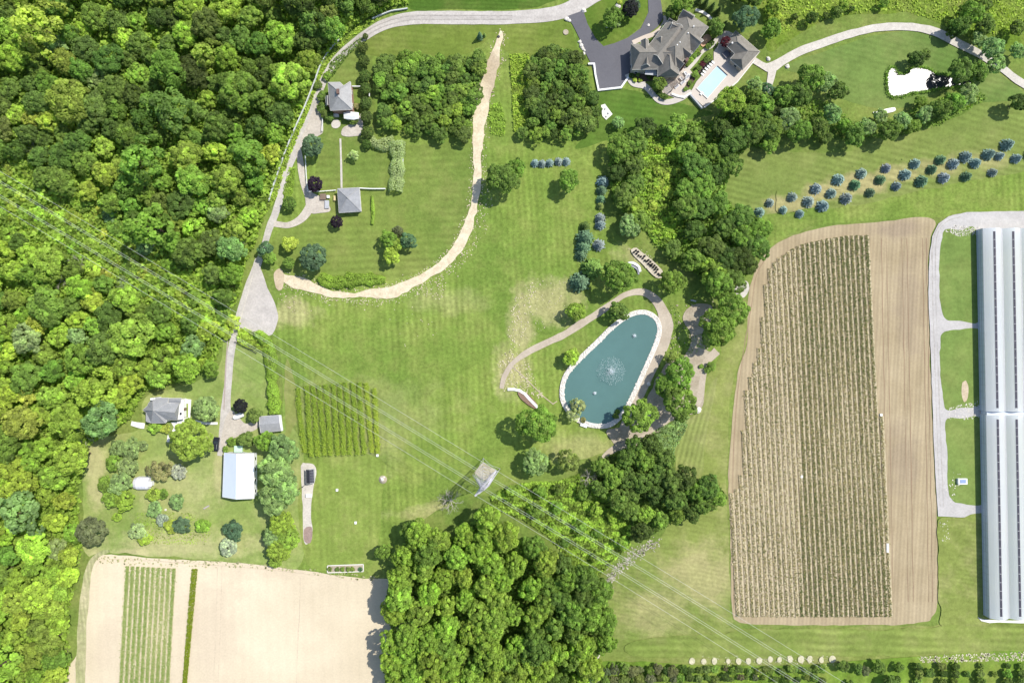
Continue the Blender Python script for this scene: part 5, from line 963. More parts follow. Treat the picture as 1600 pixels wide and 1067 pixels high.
# large house
o = empty('mansion', P(*z1(520, 420)), 'large brown-roofed house with many gables and dormers beside the asphalt drive', 'house')
STONEW = plain('stone_wall', (.42, .38, .33), .9, .15, 3)
gable(o, z1(95, 410), z1(460, 405), z1(480, 640), z1(105, 645), 5.0, 8.4, SH_B, STONEW, 2.2, 0, openings=True)
gable(o, z1(420, 640), z1(640, 355), z1(430, 200), z1(215, 480), 5.2, 9.0, SH_B, STONEW)
gable(o, z1(500, 668), z1(815, 250), z1(598, 100), z1(290, 500), 5.6, 9.8, SH_B, STONEW, 5, 6, openings=True)
gable(o, z1(342, 712), z1(352, 470), z1(500, 470), z1(545, 700), 5.3, 8.6, SH_B, STONEW, 1.2, 3)
gable(o, z1(345, 330), z1(370, 360), z1(370, 380), z1(345, 360), 4, 4.2, SH_B, STONEW) if False else None
def cross(a, b, w, he, hr, wm=STONEW, nm='dormer_roof', z0=3.0):
    """a cross gable: ridge from a (outer end) to b (inside the main roof), w = width in px"""
    a = np.array(z1(*a)); b = np.array(z1(*b)); d = (b - a) / np.linalg.norm(b - a); s = np.array((-d[1], d[0])) * w / 2
    gable(o, tuple(a + s), tuple(b + s), tuple(b - s), tuple(a - s), he, hr, SH_B, wm, name=nm, z0=z0)
cross((222, 375), (225, 470), 12, 5.6, 7.2); cross((362, 360), (362, 470), 12, 5.8, 7.6); cross((232, 612), (235, 500), 12.5, 5.8, 7.6)
cross((455, 262), (610, 330), 26, 5.6, 8.6, z0=0); cross((560, 125), (660, 190), 17, 5.6, 8.2, z0=0)
cross((722, 432), (600, 330), 25, 5.7, 8.8, z0=0); cross((640, 528), (555, 460), 14, 5.8, 7.8); cross((572, 612), (490, 545), 14, 5.8, 7.8)
gable(o, z1(430, 200), z1(500, 250), z1(520, 225), z1(450, 180), 5, 6.6, SH_B, STONEW)
for p in ((672, 252), (620, 315), (545, 400), (520, 425)): mk('roof_pipe', MB().lathe(P(*z1(*p), 9) * (1, 1, 0) + (0, 0, 8.2), [(.16, 0), (.16, 1.3), (.22, 1.35), (.2, 1.5)], 8).get(), WHITE, o)
mk('chimney', MB().box(P(*z1(560, 640)) + (0, 0, 0), (1.2, .9, 8.0), .9).get(), CHIM, o)
mb = MB(); A, B, C, D = [P(*z1(*p), 3) for p in ((430, 745), (535, 650), (600, 720), (480, 825))]
mk('porch_roof', MB().prism([P(*z1(*p), 3.4)[:2] for p in ((225, 640), (335, 630), (335, 700), (225, 690))], 3.1, 3.3).get(), GREYW, o)
for k in range(15): mb.bar(A + (B - A) * k / 14, D + (C - D) * k / 14, .12)
for p, q in ((A, B), (D, C)): mb.bar(p - (0, 0, .12), q - (0, 0, .12), .2)
for p in (A, B, C, D): mb.bar(p * (1, 1, 0), p, .2)
mk('pergola', mb.get(), WOOD, label='dark slatted pergola against the mansion wall above the terrace', cat='pergola')
# pool house
o = empty('pool_house', P(*z1(1140, 460)), 'L-shaped pool house with hipped brown roof beside the swimming pool', 'pool house')
pv = [Q(z1, 1065, 285, 3.4), Q(z1, 1287, 480, 3.4), Q(z1, 1130, 650, 3.4), Q(z1, 1012, 548, 3.4), Q(z1, 1058, 498, 3.4), Q(z1, 968, 412, 3.4), Q(z1, 1082, 388, 5.6), Q(z1, 1180, 474, 5.8), Q(z1, 1120, 550, 5.6)]
roof(o, pv, [(0, 1, 7, 6), (1, 2, 8, 7), (2, 3, 8), (3, 4, 7, 8), (4, 5, 6, 7), (5, 0, 6)], [0, 1, 2, 3, 4, 5], SH_B, STONEW)
mb = MB()
for a, b in ((6, 7), (7, 8), (7, 1), (8, 2), (8, 3), (6, 0), (6, 5), (7, 4)): mb.bar(P(*pv[a]) + (0, 0, .05), P(*pv[b]) + (0, 0, .05), .15)
mk('ridge_cap', mb.get(), SH_B, o); mk('vent', MB().lathe(P(*z1(1032, 402), 4.5) * (1, 1, 0) + (0, 0, 3.9), [(.2, 0), (.2, .9), (.3, 1)], 8).get(), WHITE, o)
# swimming pool
o = empty('swimming_pool', P(*z1(845, 765)), 'rectangular pale blue swimming pool in the paved deck', 'pool'); pc = [z1(*p) for p in ((888, 622), (978, 705), (800, 912), (704, 822))]
W = [P(*p) for p in pc]; cW = sum(W) / 4; n = 4
ZP = ZL[0] + .05
mk('coping', ([p + (0, 0, ZP) for p in W] + [cW + (p - cW) * 1.06 + (0, 0, ZP) for p in W] + [cW + (p - cW) * 1.06 for p in W], [(i, (i + 1) % 4, 4 + (i + 1) % 4, 4 + i) for i in range(4)] + [(4 + i, 4 + (i + 1) % 4, 8 + (i + 1) % 4, 8 + i) for i in range(4)]), TRIM, o)
mk('water', ([p + (0, 0, ZP - .02) for p in W], [(0, 1, 2, 3)]), water('pool_water', (.40, .58, .70), .06, .1, 2), o)
mk('step', MB().box(P(*z1(745, 872)) + (0, 0, ZP), (1.1, .8, .12), .87).get(), WHITE, o); mk('cover_box', MB().bar(P(*z1(890, 618)) + (0, 0, .55), P(*z1(984, 706)) + (0, 0, .55), .35).get(), DARK, o)
mk('hot_tub', MB().box(P(*z1(972, 512)), (2.1, 2.1, .9), .7).box(P(*z1(972, 512)) + (0, 0, .9), (2.2, 2.2, .12), .7).get(), plain('tub_cover', (.14, .14, .16), .7), label='square dark hot tub in the corner of the pool house', cat='hot tub')
for i, p in enumerate(((750, 690), (766, 665), (785, 640), (806, 620), (826, 600), (848, 580))):
    q = P(*z1(*p)); oo = empty('pool_lounger', q, f'{ordw(i)} lounger from the lower end of the row left of the swimming pool', 'lounger', 'loungers beside the swimming pool'); rz = -.72; e = np.array((math.cos(rz), math.sin(rz), 0)); 
    mk('seat', MB().box(q + (0, 0, .35) + e * .2, (1.2, .6, .1), rz).get(), WHITE, oo); mk('backrest', MB().bar(q + (0, 0, .4) - e * .4, q + (0, 0, .8) - e * .9, .4).get(), DARK, oo); mk('frame', MB().box(q + (0, 0, .2), (1.5, .5, .12), rz).box(q + e * .5, (.08, .5, .3), rz).box(q - e * .5, (.08, .5, .3), rz).get(), DARK, oo)
CUSH = plain('grey_cushion', (.30, .30, .33), .9)
for i, (p, rz, lb) in enumerate((((515, 805), .7, 'white terrace sofa nearest the curved walk'), ((572, 770), .7, 'white terrace armchair with dark cushion in the middle of the terrace'), ((618, 715), .7, 'white terrace armchair beside the flower border'), ((600, 690), 2.2, 'white terrace sofa at the upper end of the terrace'), ((560, 735), 2.3, 'white terrace bench close to the pergola'))):
    q = P(*z1(*p)) + (0, 0, .2); oo = empty('outdoor_sofa', q, lb, 'outdoor seat'); c, s = math.cos(rz), math.sin(rz)
    mk('seat', MB().box(q, (1.7, .9, .4), rz).get(), WHITE, oo); mk('backrest', MB().box(q + (-s * .42, c * .42, 0), (1.7, .18, .8), rz).get(), WHITE, oo); mk('cushion', MB().box(q + (s * .06, -c * .06, .4), (1.2, .6, .12), rz).get(), CUSH, oo)
mk('terrace_table', MB().box(P(*z1(585, 742)) + (0, 0, .55), (1.5, .9, .06), .7).box(P(*z1(585, 742)) + (0, 0, .2), (.6, .4, .35), .7).get(), GREYW, label='low grey table between the white terrace seats', cat='table')
def wallrun(name, pts, w, h, mat, label, cat, z=0.0):
    mb = MB()
    for a, b in zip(pts[:-1], pts[1:]):
        A, B = P(*a), P(*b); d = B - A; L = np.linalg.norm(d); mb.box((A + B) / 2 * (1, 1, 0) + (0, 0, z), (L + w * .9, w, h + random.uniform(-.01, .01)), math.atan2(d[1], d[0]))
    return mk(name, mb.get(), mat, label=label, cat=cat)
wallrun('retaining_wall', [(920, 101), (928, 101), (930, 118), (935, 142), (952, 140), (970, 138), (977, 128), (984, 118)], .6, .8, WHITE, 'white retaining wall round the lower corner of the asphalt yard', 'wall')
wallrun('retaining_wall', [z1(640, 890), z1(745, 1010)], .5, 1.3, GREYW, 'dark retaining wall at the lower end of the pool deck', 'wall'); wallrun('stone_border', [z1(770, 1000), z1(905, 905), z1(1075, 765), z1(1235, 565)], .35, .4, TRIM, 'pale border stones along the lower right edge of the pool deck', 'edging')
wallrun('garden_wall', [(1078, 147), (1068, 153), (1058, 151), (1050, 148)], .7, .7, TRIM, 'curved pale garden wall below the mansion terrace', 'wall')
wallrun('stone_border', [z1(700, 100), z1(760, 120), z1(810, 155), z1(845, 195)], .9, .5, TRIM, 'curved pale stone border at the upper right of the mansion', 'edging')
for x, y, r in ((912, 17, .9), (886, 31, .9), (890, 33, .6), (906, 66, .7), (908, 72, .8), (910, 76, .6), (912, 84, .7), (913, 79, .5), (966, 10, 1.0), (953, 40, .6), (948, 42, .5), (1013, 40, .6), (1200, 93, .8), (1230, 104, .8), (1118, 436, .6), (1013, 600, .8), (1090, 641, 1.2), (1084, 640, .8)):
    mk('boulder', MB().rock(P(x, y), r).get(), ST, label='pale boulder beside the asphalt drive' if x < 1100 and y < 100 else ('pale boulder at the edge of the curved pond lane' if y < 110 else 'pale boulder on the bare ground near the teal pond'), cat='boulder', group='boulders along the asphalt drive' if x < 1100 and y < 100 else ('boulders at the pond lane' if y < 110 else 'boulders near the teal pond'))
o = empty('stone_table', P(947, 175), 'white stone slab terrace with small seats on the mansion lawn edge', 'patio'); mk('slab', MB().prism([P(*p)[:2] for p in ((939, 165), (945, 163), (957, 179), (947, 188), (941, 182))], 0, .3).get(), TRIM, o)
for p in ((945, 171), (950, 178), (947, 183)): mk('seat', MB().rock(P(*p) + (0, 0, .3), .35).get(), GREYW, o)
# curved bench, black pots, white retaining wall by the path
o = empty('stone_bench', P(993, 416), 'curved white stone bench with dark seat beside the black plant pots', 'bench'); bc = catmull([(981, 412), (987, 411), (993, 413.5), (998, 418), (999.5, 425)], False, 1.2); q = [P(*p) for p in bc]
mb = MB(); mb2 = MB()
for a, b in zip(q[:-1], q[1:]):
    mb.bar(a + (0, 0, .5), b + (0, 0, .5), 1.0); e = np.array((-.35, -.75, 0)); mb2.bar(a + e * 1.2 + (0, 0, .3), b + e * 1.2 + (0, 0, .3), .7)
mk('backrest', mb.get(), WHITE, o); mk('seat', mb2.get(), CUSH, o)
sheet('pot_bed', [(986, 391), (994, 387), (1005, 395), (1020, 408), (1033, 422), (1035, 431), (1028, 434), (1018, 428), (1003, 412), (990, 400)], soil('pale_bed', (.45, .40, .30), (.55, .49, .39), (), .2), 1.5, flecks=sample([(980, 386), (1000, 384), (1040, 420), (1038, 438), (1020, 434), (990, 406)], 60), fsize=1)
fp = zf(13.34, 960, 370)
for i, p in enumerate(((445, 292), (405, 325), (490, 318), (455, 360), (500, 395), (545, 420), (620, 410), (585, 455), (630, 500), (705, 490), (675, 515), (745, 525), (700, 565), (735, 590), (780, 575), (760, 615), (830, 605), (800, 645), (865, 645), (835, 685), (895, 685), (860, 740), (910, 775), (940, 805))):
    q = P(*fp(*p)); oo = empty('plant_pot', q, f'{ordw(i)} black plant pot from the upper left on the gravel bed by the copse', 'plant pot', 'black plant pots on the gravel bed'); mk('pot', MB().lathe(q, [(.24, .2), (.34, .7), (.36, .75), (.3, .74)], 10).get(), DARK, oo)
    C = q + (0, 0, 1.0) + rng.normal(size=(60, 3)) * (.13, .13, .25); V, F = cards(C, rng.normal(size=(60, 3)), .12); ff = mk('foliage', (V, F), LEAF, oo, att=rng.uniform(0, .6, 60)); ff.color = tint('black')
sheet('soil_bed', [(808, 612), (820, 612), (832, 622), (840, 634), (838, 640), (826, 634), (812, 622)], soil('brown_soil', (.20, .13, .095), (.27, .18, .13), (), .25), 1)
wallrun('retaining_wall', [(795, 608), (803, 608), (812, 610), (820, 615), (828, 624), (835, 631), (841, 637)], .9, .6, WHITE, 'curved white retaining wall above the brown soil bed', 'wall')
wallrun('timber_edge', [(802, 573), (818, 588), (835, 605), (850, 620), (864, 631), (870, 627)], .35, .2, plain('timber', (.42, .36, .24), .9), 'thin timber edging running diagonally towards the pond', 'edging')
mk('pond_platform', MB().box(P(912, 664) + (0, 0, W0), (2.4, 1.1, .25), -.35).get(), WHITE, label='small white slab on the stone edging at the foot of the pond', cat='slab')
# fountains
SPRAY = NT('water_spray', .3, .3); SPRAY.b.inputs["Base Color"].default_value = (.8, .88, .9, 1); SPRAY.b.inputs["Alpha"].default_value = .5; SPRAY = SPRAY.m
def fountain(px, py, rad, jets, lab, hmax):
    q = P(px, py) + (0, 0, W0); oo = empty('fountain', q, lab, 'fountain'); mk('nozzle', MB().lathe(q, [(.5, 0), (.5, .12), (.15, .2), (.1, .5)], 10).get(), GREYW, oo); C = []
    for j in range(jets):
        a = 2 * math.pi * j / jets; m = int(30 * rad / 5) + 8; t = rng.uniform(.03, 1, m) ** .9; rr = rad * rng.uniform(.9, 1.06)
        C.append(np.c_[q[0] + rr * t * math.cos(a) + rng.normal(size=m) * .05, q[1] + rr * t * math.sin(a) + rng.normal(size=m) * .05, q[2] + 4 * hmax * t * (1 - t) + .1])
    nn = int(60 + rad * 60); C.append(q + (0, 0, .6) + np.abs(rng.normal(size=(nn, 3))) * (0, 0, hmax * .35) + rng.normal(size=(nn, 3)) * (rad * .09 + .12, rad * .09 + .12, .1)); C = np.concatenate(C)
    V, F = cards(C, rng.normal(size=C.shape) + (0, 0, .6), .10); mk('spray', (V, F), SPRAY, oo)
fountain(955, 579, 5.0, 44, 'large round fountain spray in the middle of the teal pond', 2.6); fountain(991, 524.5, .9, 10, 'small fountain jet in the upper part of the teal pond', .7); fountain(929, 614, .7, 9, 'tiny fountain jet in the lower left of the teal pond', .5)
# fences
def fence(pts, h, label, mat=WHITE, w=.12, rails=2, sp=2.4, name='fence'):
    q = catmull(pts, False, 4) if len(pts) > 2 else np.array(pts, float); q = [P(*p) for p in q]; oo = empty(name, q[0], label, 'fence'); mb = MB(); pm = MB(); acc = 9
    for a, b in zip(q[:-1], q[1:]):
        for k in range(rails): mb.bar(a + (0, 0, h * (k + 1) / rails - .05), b + (0, 0, h * (k + 1) / rails - .05), w if k < rails - 1 else w * 1.3)
        acc += np.linalg.norm(b - a)
        if acc > sp: pm.box(a, (.14, .14, h + .1)); acc = 0
    mk('rail', mb.get(), mat, oo); mk('post', pm.get(), mat, oo, kind='stuff')
RAIL = plain('galvanised_rail', (.55, .57, .58), .5, .08)
fence([(637, 15), (625, 17), (612, 19), (596, 25), (582, 31)], .9, 'upper short white guard rail at the bend of the gravel road', RAIL, .3)
fence([(535, 59), (517, 78), (502, 102), (491, 132), (475, 172), (457, 212), (442, 250), (430, 285), (421, 315)], .9, 'long white guard rail down the left side of the gravel road', RAIL, .3)
fence([(478, 245), (480, 280), (482, 299)], 1.2, 'white fence between garden drive and enclosed lawn', sp=2); fence([(482, 300), (500, 300), (526, 298)], 1.2, 'white fence left of the square garage'); fence([(562, 295), (580, 296), (603, 296)], 1.2, 'white fence right of the square garage', w=.25); fence([(504, 206), (505, 190), (507, 182), (529, 180)], 1.2, 'white fence at the gate beside the upper house'); fence([(551, 137), (564, 137)], 1.2, 'short white fence right of the upper house', w=.25)
fence([(628, 222), (630, 245), (631, 270)], 1.2, 'thin fence behind the long garden hedge'); fence([(578, 146), (578, 152)], 1.2, 'short white fence panel between the dark round trees', w=.2)
fence([(368, 534), (390, 545), (402, 552)], 1.0, 'dark rail at the lower side of the long drive', DARK, .12)
# garden bed
o = empty('garden_bed', P(540, 888), 'framed garden bed with six small shrubs above the sandy field', 'garden bed'); mb = MB(); pts = [(512, 883), (568, 881), (568, 892), (512, 894)]
for a, b in zip(pts, pts[1:] + pts[:1]): A, B = P(*a), P(*b); d = B - A; mb.box((A + B) / 2, (np.linalg.norm(d), .25, .45), math.atan2(d[1], d[0]))
mk('frame', mb.get(), TRIM, o); mk('soil', ([P(*p) + (0, 0, .32) for p in pts], [(0, 1, 2, 3)]), BARE2, o)
for i, (x, tn) in enumerate(((515, 'olive'), (527, 'deep'), (535, 'mid'), (544, 'olive'), (551, 'mid'), (563, 'bluegreen'))): shrub(x, 889, 4, tn, f'{ordw(i)} small shrub from the left in the framed garden bed', group='small shrubs in the framed garden bed')
# greenhouse
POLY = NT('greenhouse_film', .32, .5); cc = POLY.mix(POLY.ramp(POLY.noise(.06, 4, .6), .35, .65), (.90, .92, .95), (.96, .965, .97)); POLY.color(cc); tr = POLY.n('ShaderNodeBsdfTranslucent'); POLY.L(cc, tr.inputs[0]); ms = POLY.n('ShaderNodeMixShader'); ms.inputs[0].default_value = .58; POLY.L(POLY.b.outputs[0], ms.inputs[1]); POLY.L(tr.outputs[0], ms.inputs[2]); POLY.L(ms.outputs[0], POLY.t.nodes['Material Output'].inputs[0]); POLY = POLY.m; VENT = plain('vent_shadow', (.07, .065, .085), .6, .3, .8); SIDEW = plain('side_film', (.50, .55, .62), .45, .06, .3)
gh = empty('greenhouse', P(1620, 660), 'huge white multi-span greenhouse with long ridges along the right edge', 'greenhouse'); he, hr = 3.6, 5.3; kx = .0183
def gx(x, y): return x + kx * (y - 360)
for (y0, y1) in ((357, 642.5), (648.5, 966)):
    for b in range(7):
        xa, xb = 1536 + 29.4 * b, 1536 + 29.4 * (b + 1); A, B, C, D = P(gx(xa, y0), y0, he), P(gx(xa, y1), y1, he), P(gx(xb, y1), y1, he), P(gx(xb, y0), y0, he); R0, R1 = (A + D) / 2, (B + C) / 2; R0[2] = R1[2] = hr
        V = []; ns = 5
        for t in np.linspace(0, 1, 2 * ns + 1):
            arch = .25 * math.sin(math.pi * min(t, 1 - t) * 2)
            for S0, E0, RR in ((A, D, R0), (B, C, R1)):
                p = S0 + (E0 - S0) * t; p[2] = he + (hr - he) * (1 - abs(2 * t - 1)) + arch; V.append(p)
        mk('roof', (V, [(2 * k, 2 * k + 1, 2 * k + 3, 2 * k + 2) for k in range(2 * ns)]), POLY, gh)
        for s0, RR in ((A, R0), (B, R1)):
            mb = MB(); top = [V[2 * k + (0 if s0 is A else 1)] for k in range(2 * ns + 1)]; E = D if s0 is A else C; mb.add([s0 * (1, 1, 0)] + top + [E * (1, 1, 0)], [tuple(range(2 * ns + 3))])
            mk('gable_end', mb.get(), POLY, gh)
        f = lambda S0, E0, t: (lambda p: np.array([p[0], p[1], he + (hr - he) * 2 * t + .25 * math.sin(math.pi * t * 2) + .05]))(S0 + (E0 - S0) * t)
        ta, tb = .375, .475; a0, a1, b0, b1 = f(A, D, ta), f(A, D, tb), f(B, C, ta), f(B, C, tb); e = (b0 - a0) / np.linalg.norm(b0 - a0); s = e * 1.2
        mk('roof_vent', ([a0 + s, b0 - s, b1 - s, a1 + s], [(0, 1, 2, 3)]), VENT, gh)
        mb = MB(); n = int(np.linalg.norm(b0 - a0) / 2.9)
        for k in range(n + 1): t = k / n; mb.bar(a0 + s + (b0 - a0 - 2 * s) * t + (0, 0, .04), a1 + s + (b1 - a1 - 2 * s) * t + (0, 0, .04), .10)
        mk('vent_bar', mb.get(), WHITE, gh, kind='stuff'); mk('gutter', MB().bar(D + (0, 0, .05), C + (0, 0, .05), .22).get(), plain('gutter_metal', (.5, .5, .52), .5) if b == 0 and y0 == 357 else bpy.data.materials['gutter_metal'], gh)
        if b == 0:
            mk('side_wall', ([A * (1, 1, 0), B * (1, 1, 0), B, A], [(0, 1, 2, 3)]), SIDEW, gh); mb = MB(); n = 28
            for k in range(n + 1): q = A + (B - A) * k / n - (.05, 0, 0); mb.bar(q * (1, 1, 0), q, .08)
            for z in (1.0, 2.2, 3.5): mb.bar(A * (1, 1, 0) + (-.06, 0, z), B * (1, 1, 0) + (-.06, 0, z), .09)
            mk('side_frame', mb.get(), GREYW, gh)
A, B = P(gx(1536, 642), 642, 3.3), P(gx(1742, 649), 649, 3.3); mk('corridor_roof', MB().prism([P(gx(1537, 642), 642.4, 3.3)[:2], P(gx(1740, 642), 642.4, 3.3)[:2], P(gx(1740, 649), 648.7, 3.3)[:2], P(gx(1537, 649), 648.7, 3.3)[:2]], 0, 3.3).get(), SIDEW, gh)
sheet('concrete_apron', [(1526, 963), (1534, 966), (1560, 968), (1640, 968), (1640, 974), (1560, 971), (1545, 972), (1532, 969)], CONCW, .3, False)
o = empty('cabinet', P(1501, 751), 'small white cabinet with blue panel on the grass plot by the greenhouse', 'cabinet'); q = P(1501, 751); mk('body', MB().box(q, (3.1, 2.0, 1.3), .02).get(), WHITE, o); mk('panel', MB().box(q + (0, .05, 1.3), (2.0, 1.3, .08), .02).get(), plain('blue_panel', (.25, .33, .50), .3), o)
# car
def car(px, py, rz, label):
    q = P(px, py); o = empty('parked_car', q, label, 'car'); PAINT = plain('car_paint', (.022, .024, .034), .22, .05, 1, .0, .6); TY = plain('tyre', (.02, .02, .02), .9)
    c, s = math.cos(rz), math.sin(rz); T = lambda V: [(q[0] + x * c - y * s, q[1] + x * s + y * c, z + .34) for x, y, z in V]
    prof = [(-2.40, .45), (-2.42, .80), (-2.3, .98), (-1.0, 1.04), (1.25, 1.02), (2.2, .90), (2.42, .62), (2.40, .40)]; V = []
    for x, z in prof: V += [(x, -.93, z), (x, .93, z)]
    V += [(2.3, -.93, .3), (2.3, .93, .3), (-2.3, -.93, .3), (-2.3, .93, .3)]; n = len(V) // 2
    mk('body', (T(V), [(2 * i, 2 * i + 1, (2 * i + 3) % (2 * n), (2 * i + 2) % (2 * n)) for i in range(n)] + [tuple(range(0, 2 * n, 2)), tuple(range(1, 2 * n, 2))[::-1]]), PAINT, o)
    mk('cabin', (T([(-2.05, -.86, 1.0), (1.0, -.86, 1.0), (1.0, .86, 1.0), (-2.05, .86, 1.0), (-1.85, -.68, 1.55), (.25, -.68, 1.58), (.25, .68, 1.58), (-1.85, .68, 1.55)]), [(4, 5, 6, 7), (0, 1, 5, 4), (2, 3, 7, 6), (3, 0, 4, 7), (1, 2, 6, 5)]), PAINT, o)
    mk('windscreen', (T([(1.02, -.80, 1.02), (1.02, .80, 1.02), (.32, .66, 1.56), (.32, -.66, 1.56)]), [(0, 1, 2, 3)]), GLASS, o); mk('rear_window', (T([(-2.08, -.78, 1.05), (-2.08, .78, 1.05), (-1.89, .62, 1.5), (-1.89, -.62, 1.5)]), [(0, 3, 2, 1)]), GLASS, o)
    for sd in (-1, 1):
        mk('side_window', (T([(-1.85, sd * .875, 1.05), (.85, sd * .875, 1.05), (.22, sd * .72, 1.52), (-1.75, sd * .72, 1.5)]), [(0, 1, 2, 3)]), GLASS, o); mk('mirror', MB().box(T([(.95, sd * 1.03, .8)])[0], (.15, .2, .14), rz).get(), PAINT, o)
        mk('headlight', MB().box(T([(2.36, sd * .68, .42)])[0], (.12, .36, .16), rz).get(), WHITE, o); mk('tail_light', MB().box(T([(-2.40, sd * .76, .52)])[0], (.08, .22, .22), rz).get(), plain('lamp_red', (.4, .02, .02), .3), o)
        for x in (-1.5, 1.5):
            a = T([(x, sd * .72, .18)])[0]; b = T([(x, sd * .95, .18)])[0]; w_ = mk('wheel', MB().bar(a, b, .62, 14).get(), TY, o); mk('rim', MB().bar(b, T([(x, sd * .97, .18)])[0], .38, 10).get(), RAIL, w_)
    mk('roof_rail', MB().bar(T([(-1.6, -.6, 1.6)])[0], T([(.1, -.6, 1.62)])[0], .05).bar(T([(-1.6, .6, 1.6)])[0], T([(.1, .6, 1.62)])[0], .05).get(), RAIL, o)
car(339.5, 693, R(84), 'dark blue-black car parked at the end of the long drive')
# boat
q = P(*z4(322, 233)); o = empty('boat', q, 'small white pointed boat on gravel beneath the black-purple tree', 'boat'); rz = math.atan2(40, 105); c, s = math.cos(rz), math.sin(rz); HB = [(-2.0, 0), (-1.6, -.55), (-.6, -.85), (1.9, -.75), (2.0, 0), (1.9, .75), (-.6, .85), (-1.6, .55)]
T = lambda x, y, z: (q[0] + x * c - y * s, q[1] + x * s + y * c, z + .3); V = [T(x, y, .95) for x, y in HB] + [T(x * .85, y * .55, .35) for x, y in HB] + [T(x * .9 + .05, y * .8, .93) for x, y in HB] + [T(x * .8 + .05, y * .6, .6) for x, y in HB]
mk('hull', (V, [(i, (i + 1) % 8, 8 + (i + 1) % 8, 8 + i) for i in range(8)] + [(i, (i + 1) % 8, 16 + (i + 1) % 8, 16 + i) for i in range(8)] + [(16 + i, 16 + (i + 1) % 8, 24 + (i + 1) % 8, 24 + i) for i in range(8)] + [tuple(range(8, 16)), tuple(range(24, 32))]), WHITE, o)
mk('cover', ([T(-1.0, -.55, .97), T(1.6, -.6, .97), T(1.6, .6, .97), T(-1.0, .55, .97), T(-.9, 0, 1.12), T(1.5, 0, 1.12)], [(0, 1, 5, 4), (2, 3, 4, 5), (1, 2, 5), (3, 0, 4)]), WHITE, o); mk('trailer', MB().bar(T(-2.6, 0, .35), T(1.6, 0, .3), .12).bar(T(.6, -.9, .25), T(.6, .9, .25), .1).bar(T(.6, -.98, .25), T(.6, -.8, .25), .5, 12).bar(T(.6, .8, .25), T(.6, .98, .25), .5, 12).get(), DARK, o)
# odds and ends
q = P(598, 749); o = empty('earth_mound', q, 'small mound of earth topped with white stones on the paddock edge', 'mound'); mk('mound', MB().lathe(q, [(1.5, 0), (1.2, .35), (.7, .75), (.2, .95)], 12).get(), BARE2, o); mk('stones', MB().rock(q + (0, .2, .7), .6).rock(q + (.5, .8, .2), .45).rock(q + (-.5, .6, .3), .4).get(), ST, o)
for x, y, lb in ((527, 765, 'white bird bath on the paddock'), (556, 816, 'white post block in the lower paddock'), (590, 711, 'white stone at the lower right corner of the vineyard'), (1252, 744, 'white box on the crop rows, middle of the field'), (1376, 648, 'white box at the right edge of the crop rows'), (1386, 855, 'tall white sheet box at the lower right of the crop rows')):
    mk('white_box', MB().box(P(x, y), (.7, .8 if x != 1386 else 3.0, .5), random.uniform(-.1, .1)).box(P(x, y) + (0, 0, .5), (.76, .86 if x != 1386 else 3.08, .06)).get(), WHITE, label=lb, cat='box')
q = P(323, 792); mk('log', MB().bar(q + (-.9, -.5, .3), q + (.9, .55, .3), .5, 8).get(), DEADWOOD, label='pale log lying on the yard grass left of the barn', cat='log')
q = P(259, 796); mk('garden_stone', MB().rock(q, .45).get(), ST, label='white stone beside the silver oval shrub', cat='stone')
for p, dd, m, lb in (((315, 695), (1.9, 2.0, .8), WOOD, 'brown crate left of the square garage'), ((387, 695), (.9, .9, .8), WHITE, 'white bin between crate and square garage'), ((368, 800), (1.4, 2.6, .6), GREYW, 'grey bench box left of the square garage'), ((478, 715), (.7, 1.6, .8), plain('yellow_boards', (.6, .5, .25), .8), 'yellow stack of boards at the garage wall')):
    mk('crate' if 'crate' in lb else 'yard_box', MB().box(P(*z5(*p)), dd).box(P(*z5(*p)) + (0, 0, dd[2]), (dd[0] * 1.05, dd[1] * 1.05, .06)).box(P(*z5(*p)) + (0, 0, dd[2] + .06), (dd[0] * .6, dd[1] * .6, .05)).get(), m, label=lb, cat='box')
q = P(779, 58); mk('stump', MB().lathe(q, [(.6, 0), (.45, .3), (.4, .5)], 10).get(), DARK, label='dark stump on the top end of the sandy trail', cat='stump'); mk('manhole', MB().lathe(P(884, 51), [(.95, 0), (.95, .3), (.8, .34)], 16).get(), BARE2, label='round drain cover in the grass left of the asphalt drive', cat='drain cover')
q = P(1083, 470); mk('garden_bench', MB().box(q + (0, 0, .4), (1.9, .45, .08), -.2).box(q + (.7, -.1, 0), (.1, .4, .4)).box(q + (-.7, .1, 0), (.1, .4, .4)).get(), GREYW, label='grey bench on the trodden earth in tree shade', cat='bench')
# ------------------------------------------------------------------ pylon and wires
STEEL = plain('galvanised_steel', (.50, .48, .52), .6, .12); q = P(760, 737); o = empty('pylon', q, 'steel lattice pylon carrying the power lines above the grass', 'pylon'); ang = math.atan2(-17, 27) + .0
ux = np.array((math.cos(ang), math.sin(ang), 0)); uy = np.array((-ux[1], ux[0], 0)); HT = 26.0
def cn(z):
    w_ = 2.9 * (1 - z / HT) ** 1.0 + .55; return [q + ux * sx * w_ + uy * sy * w_ + (0, 0, z) for sx, sy in ((-1, -1), (1, -1), (1, 1), (-1, 1))]
lv = [0, 4.5, 8.5, 12, 15, 17.5, 19.5, 21.5, 23.5, 26]
for k in range(4):
    mb = MB(); 
    for a, b in zip(lv[:-1], lv[1:]): mb.bar(cn(a)[k], cn(b)[k], .17)
    mk('leg', mb.get(), STEEL, o)
mb = MB()
for a, b in zip(lv[:-1], lv[1:]):
    A, B = cn(a), cn(b)
    for k in range(4): mb.bar(A[k], B[(k + 1) % 4], .075); mb.bar(A[(k + 1) % 4], B[k], .075); mb.bar(B[k], B[(k + 1) % 4], .075)
mk('lattice', mb.get(), STEEL, o); top = q + (0, 0, 0)
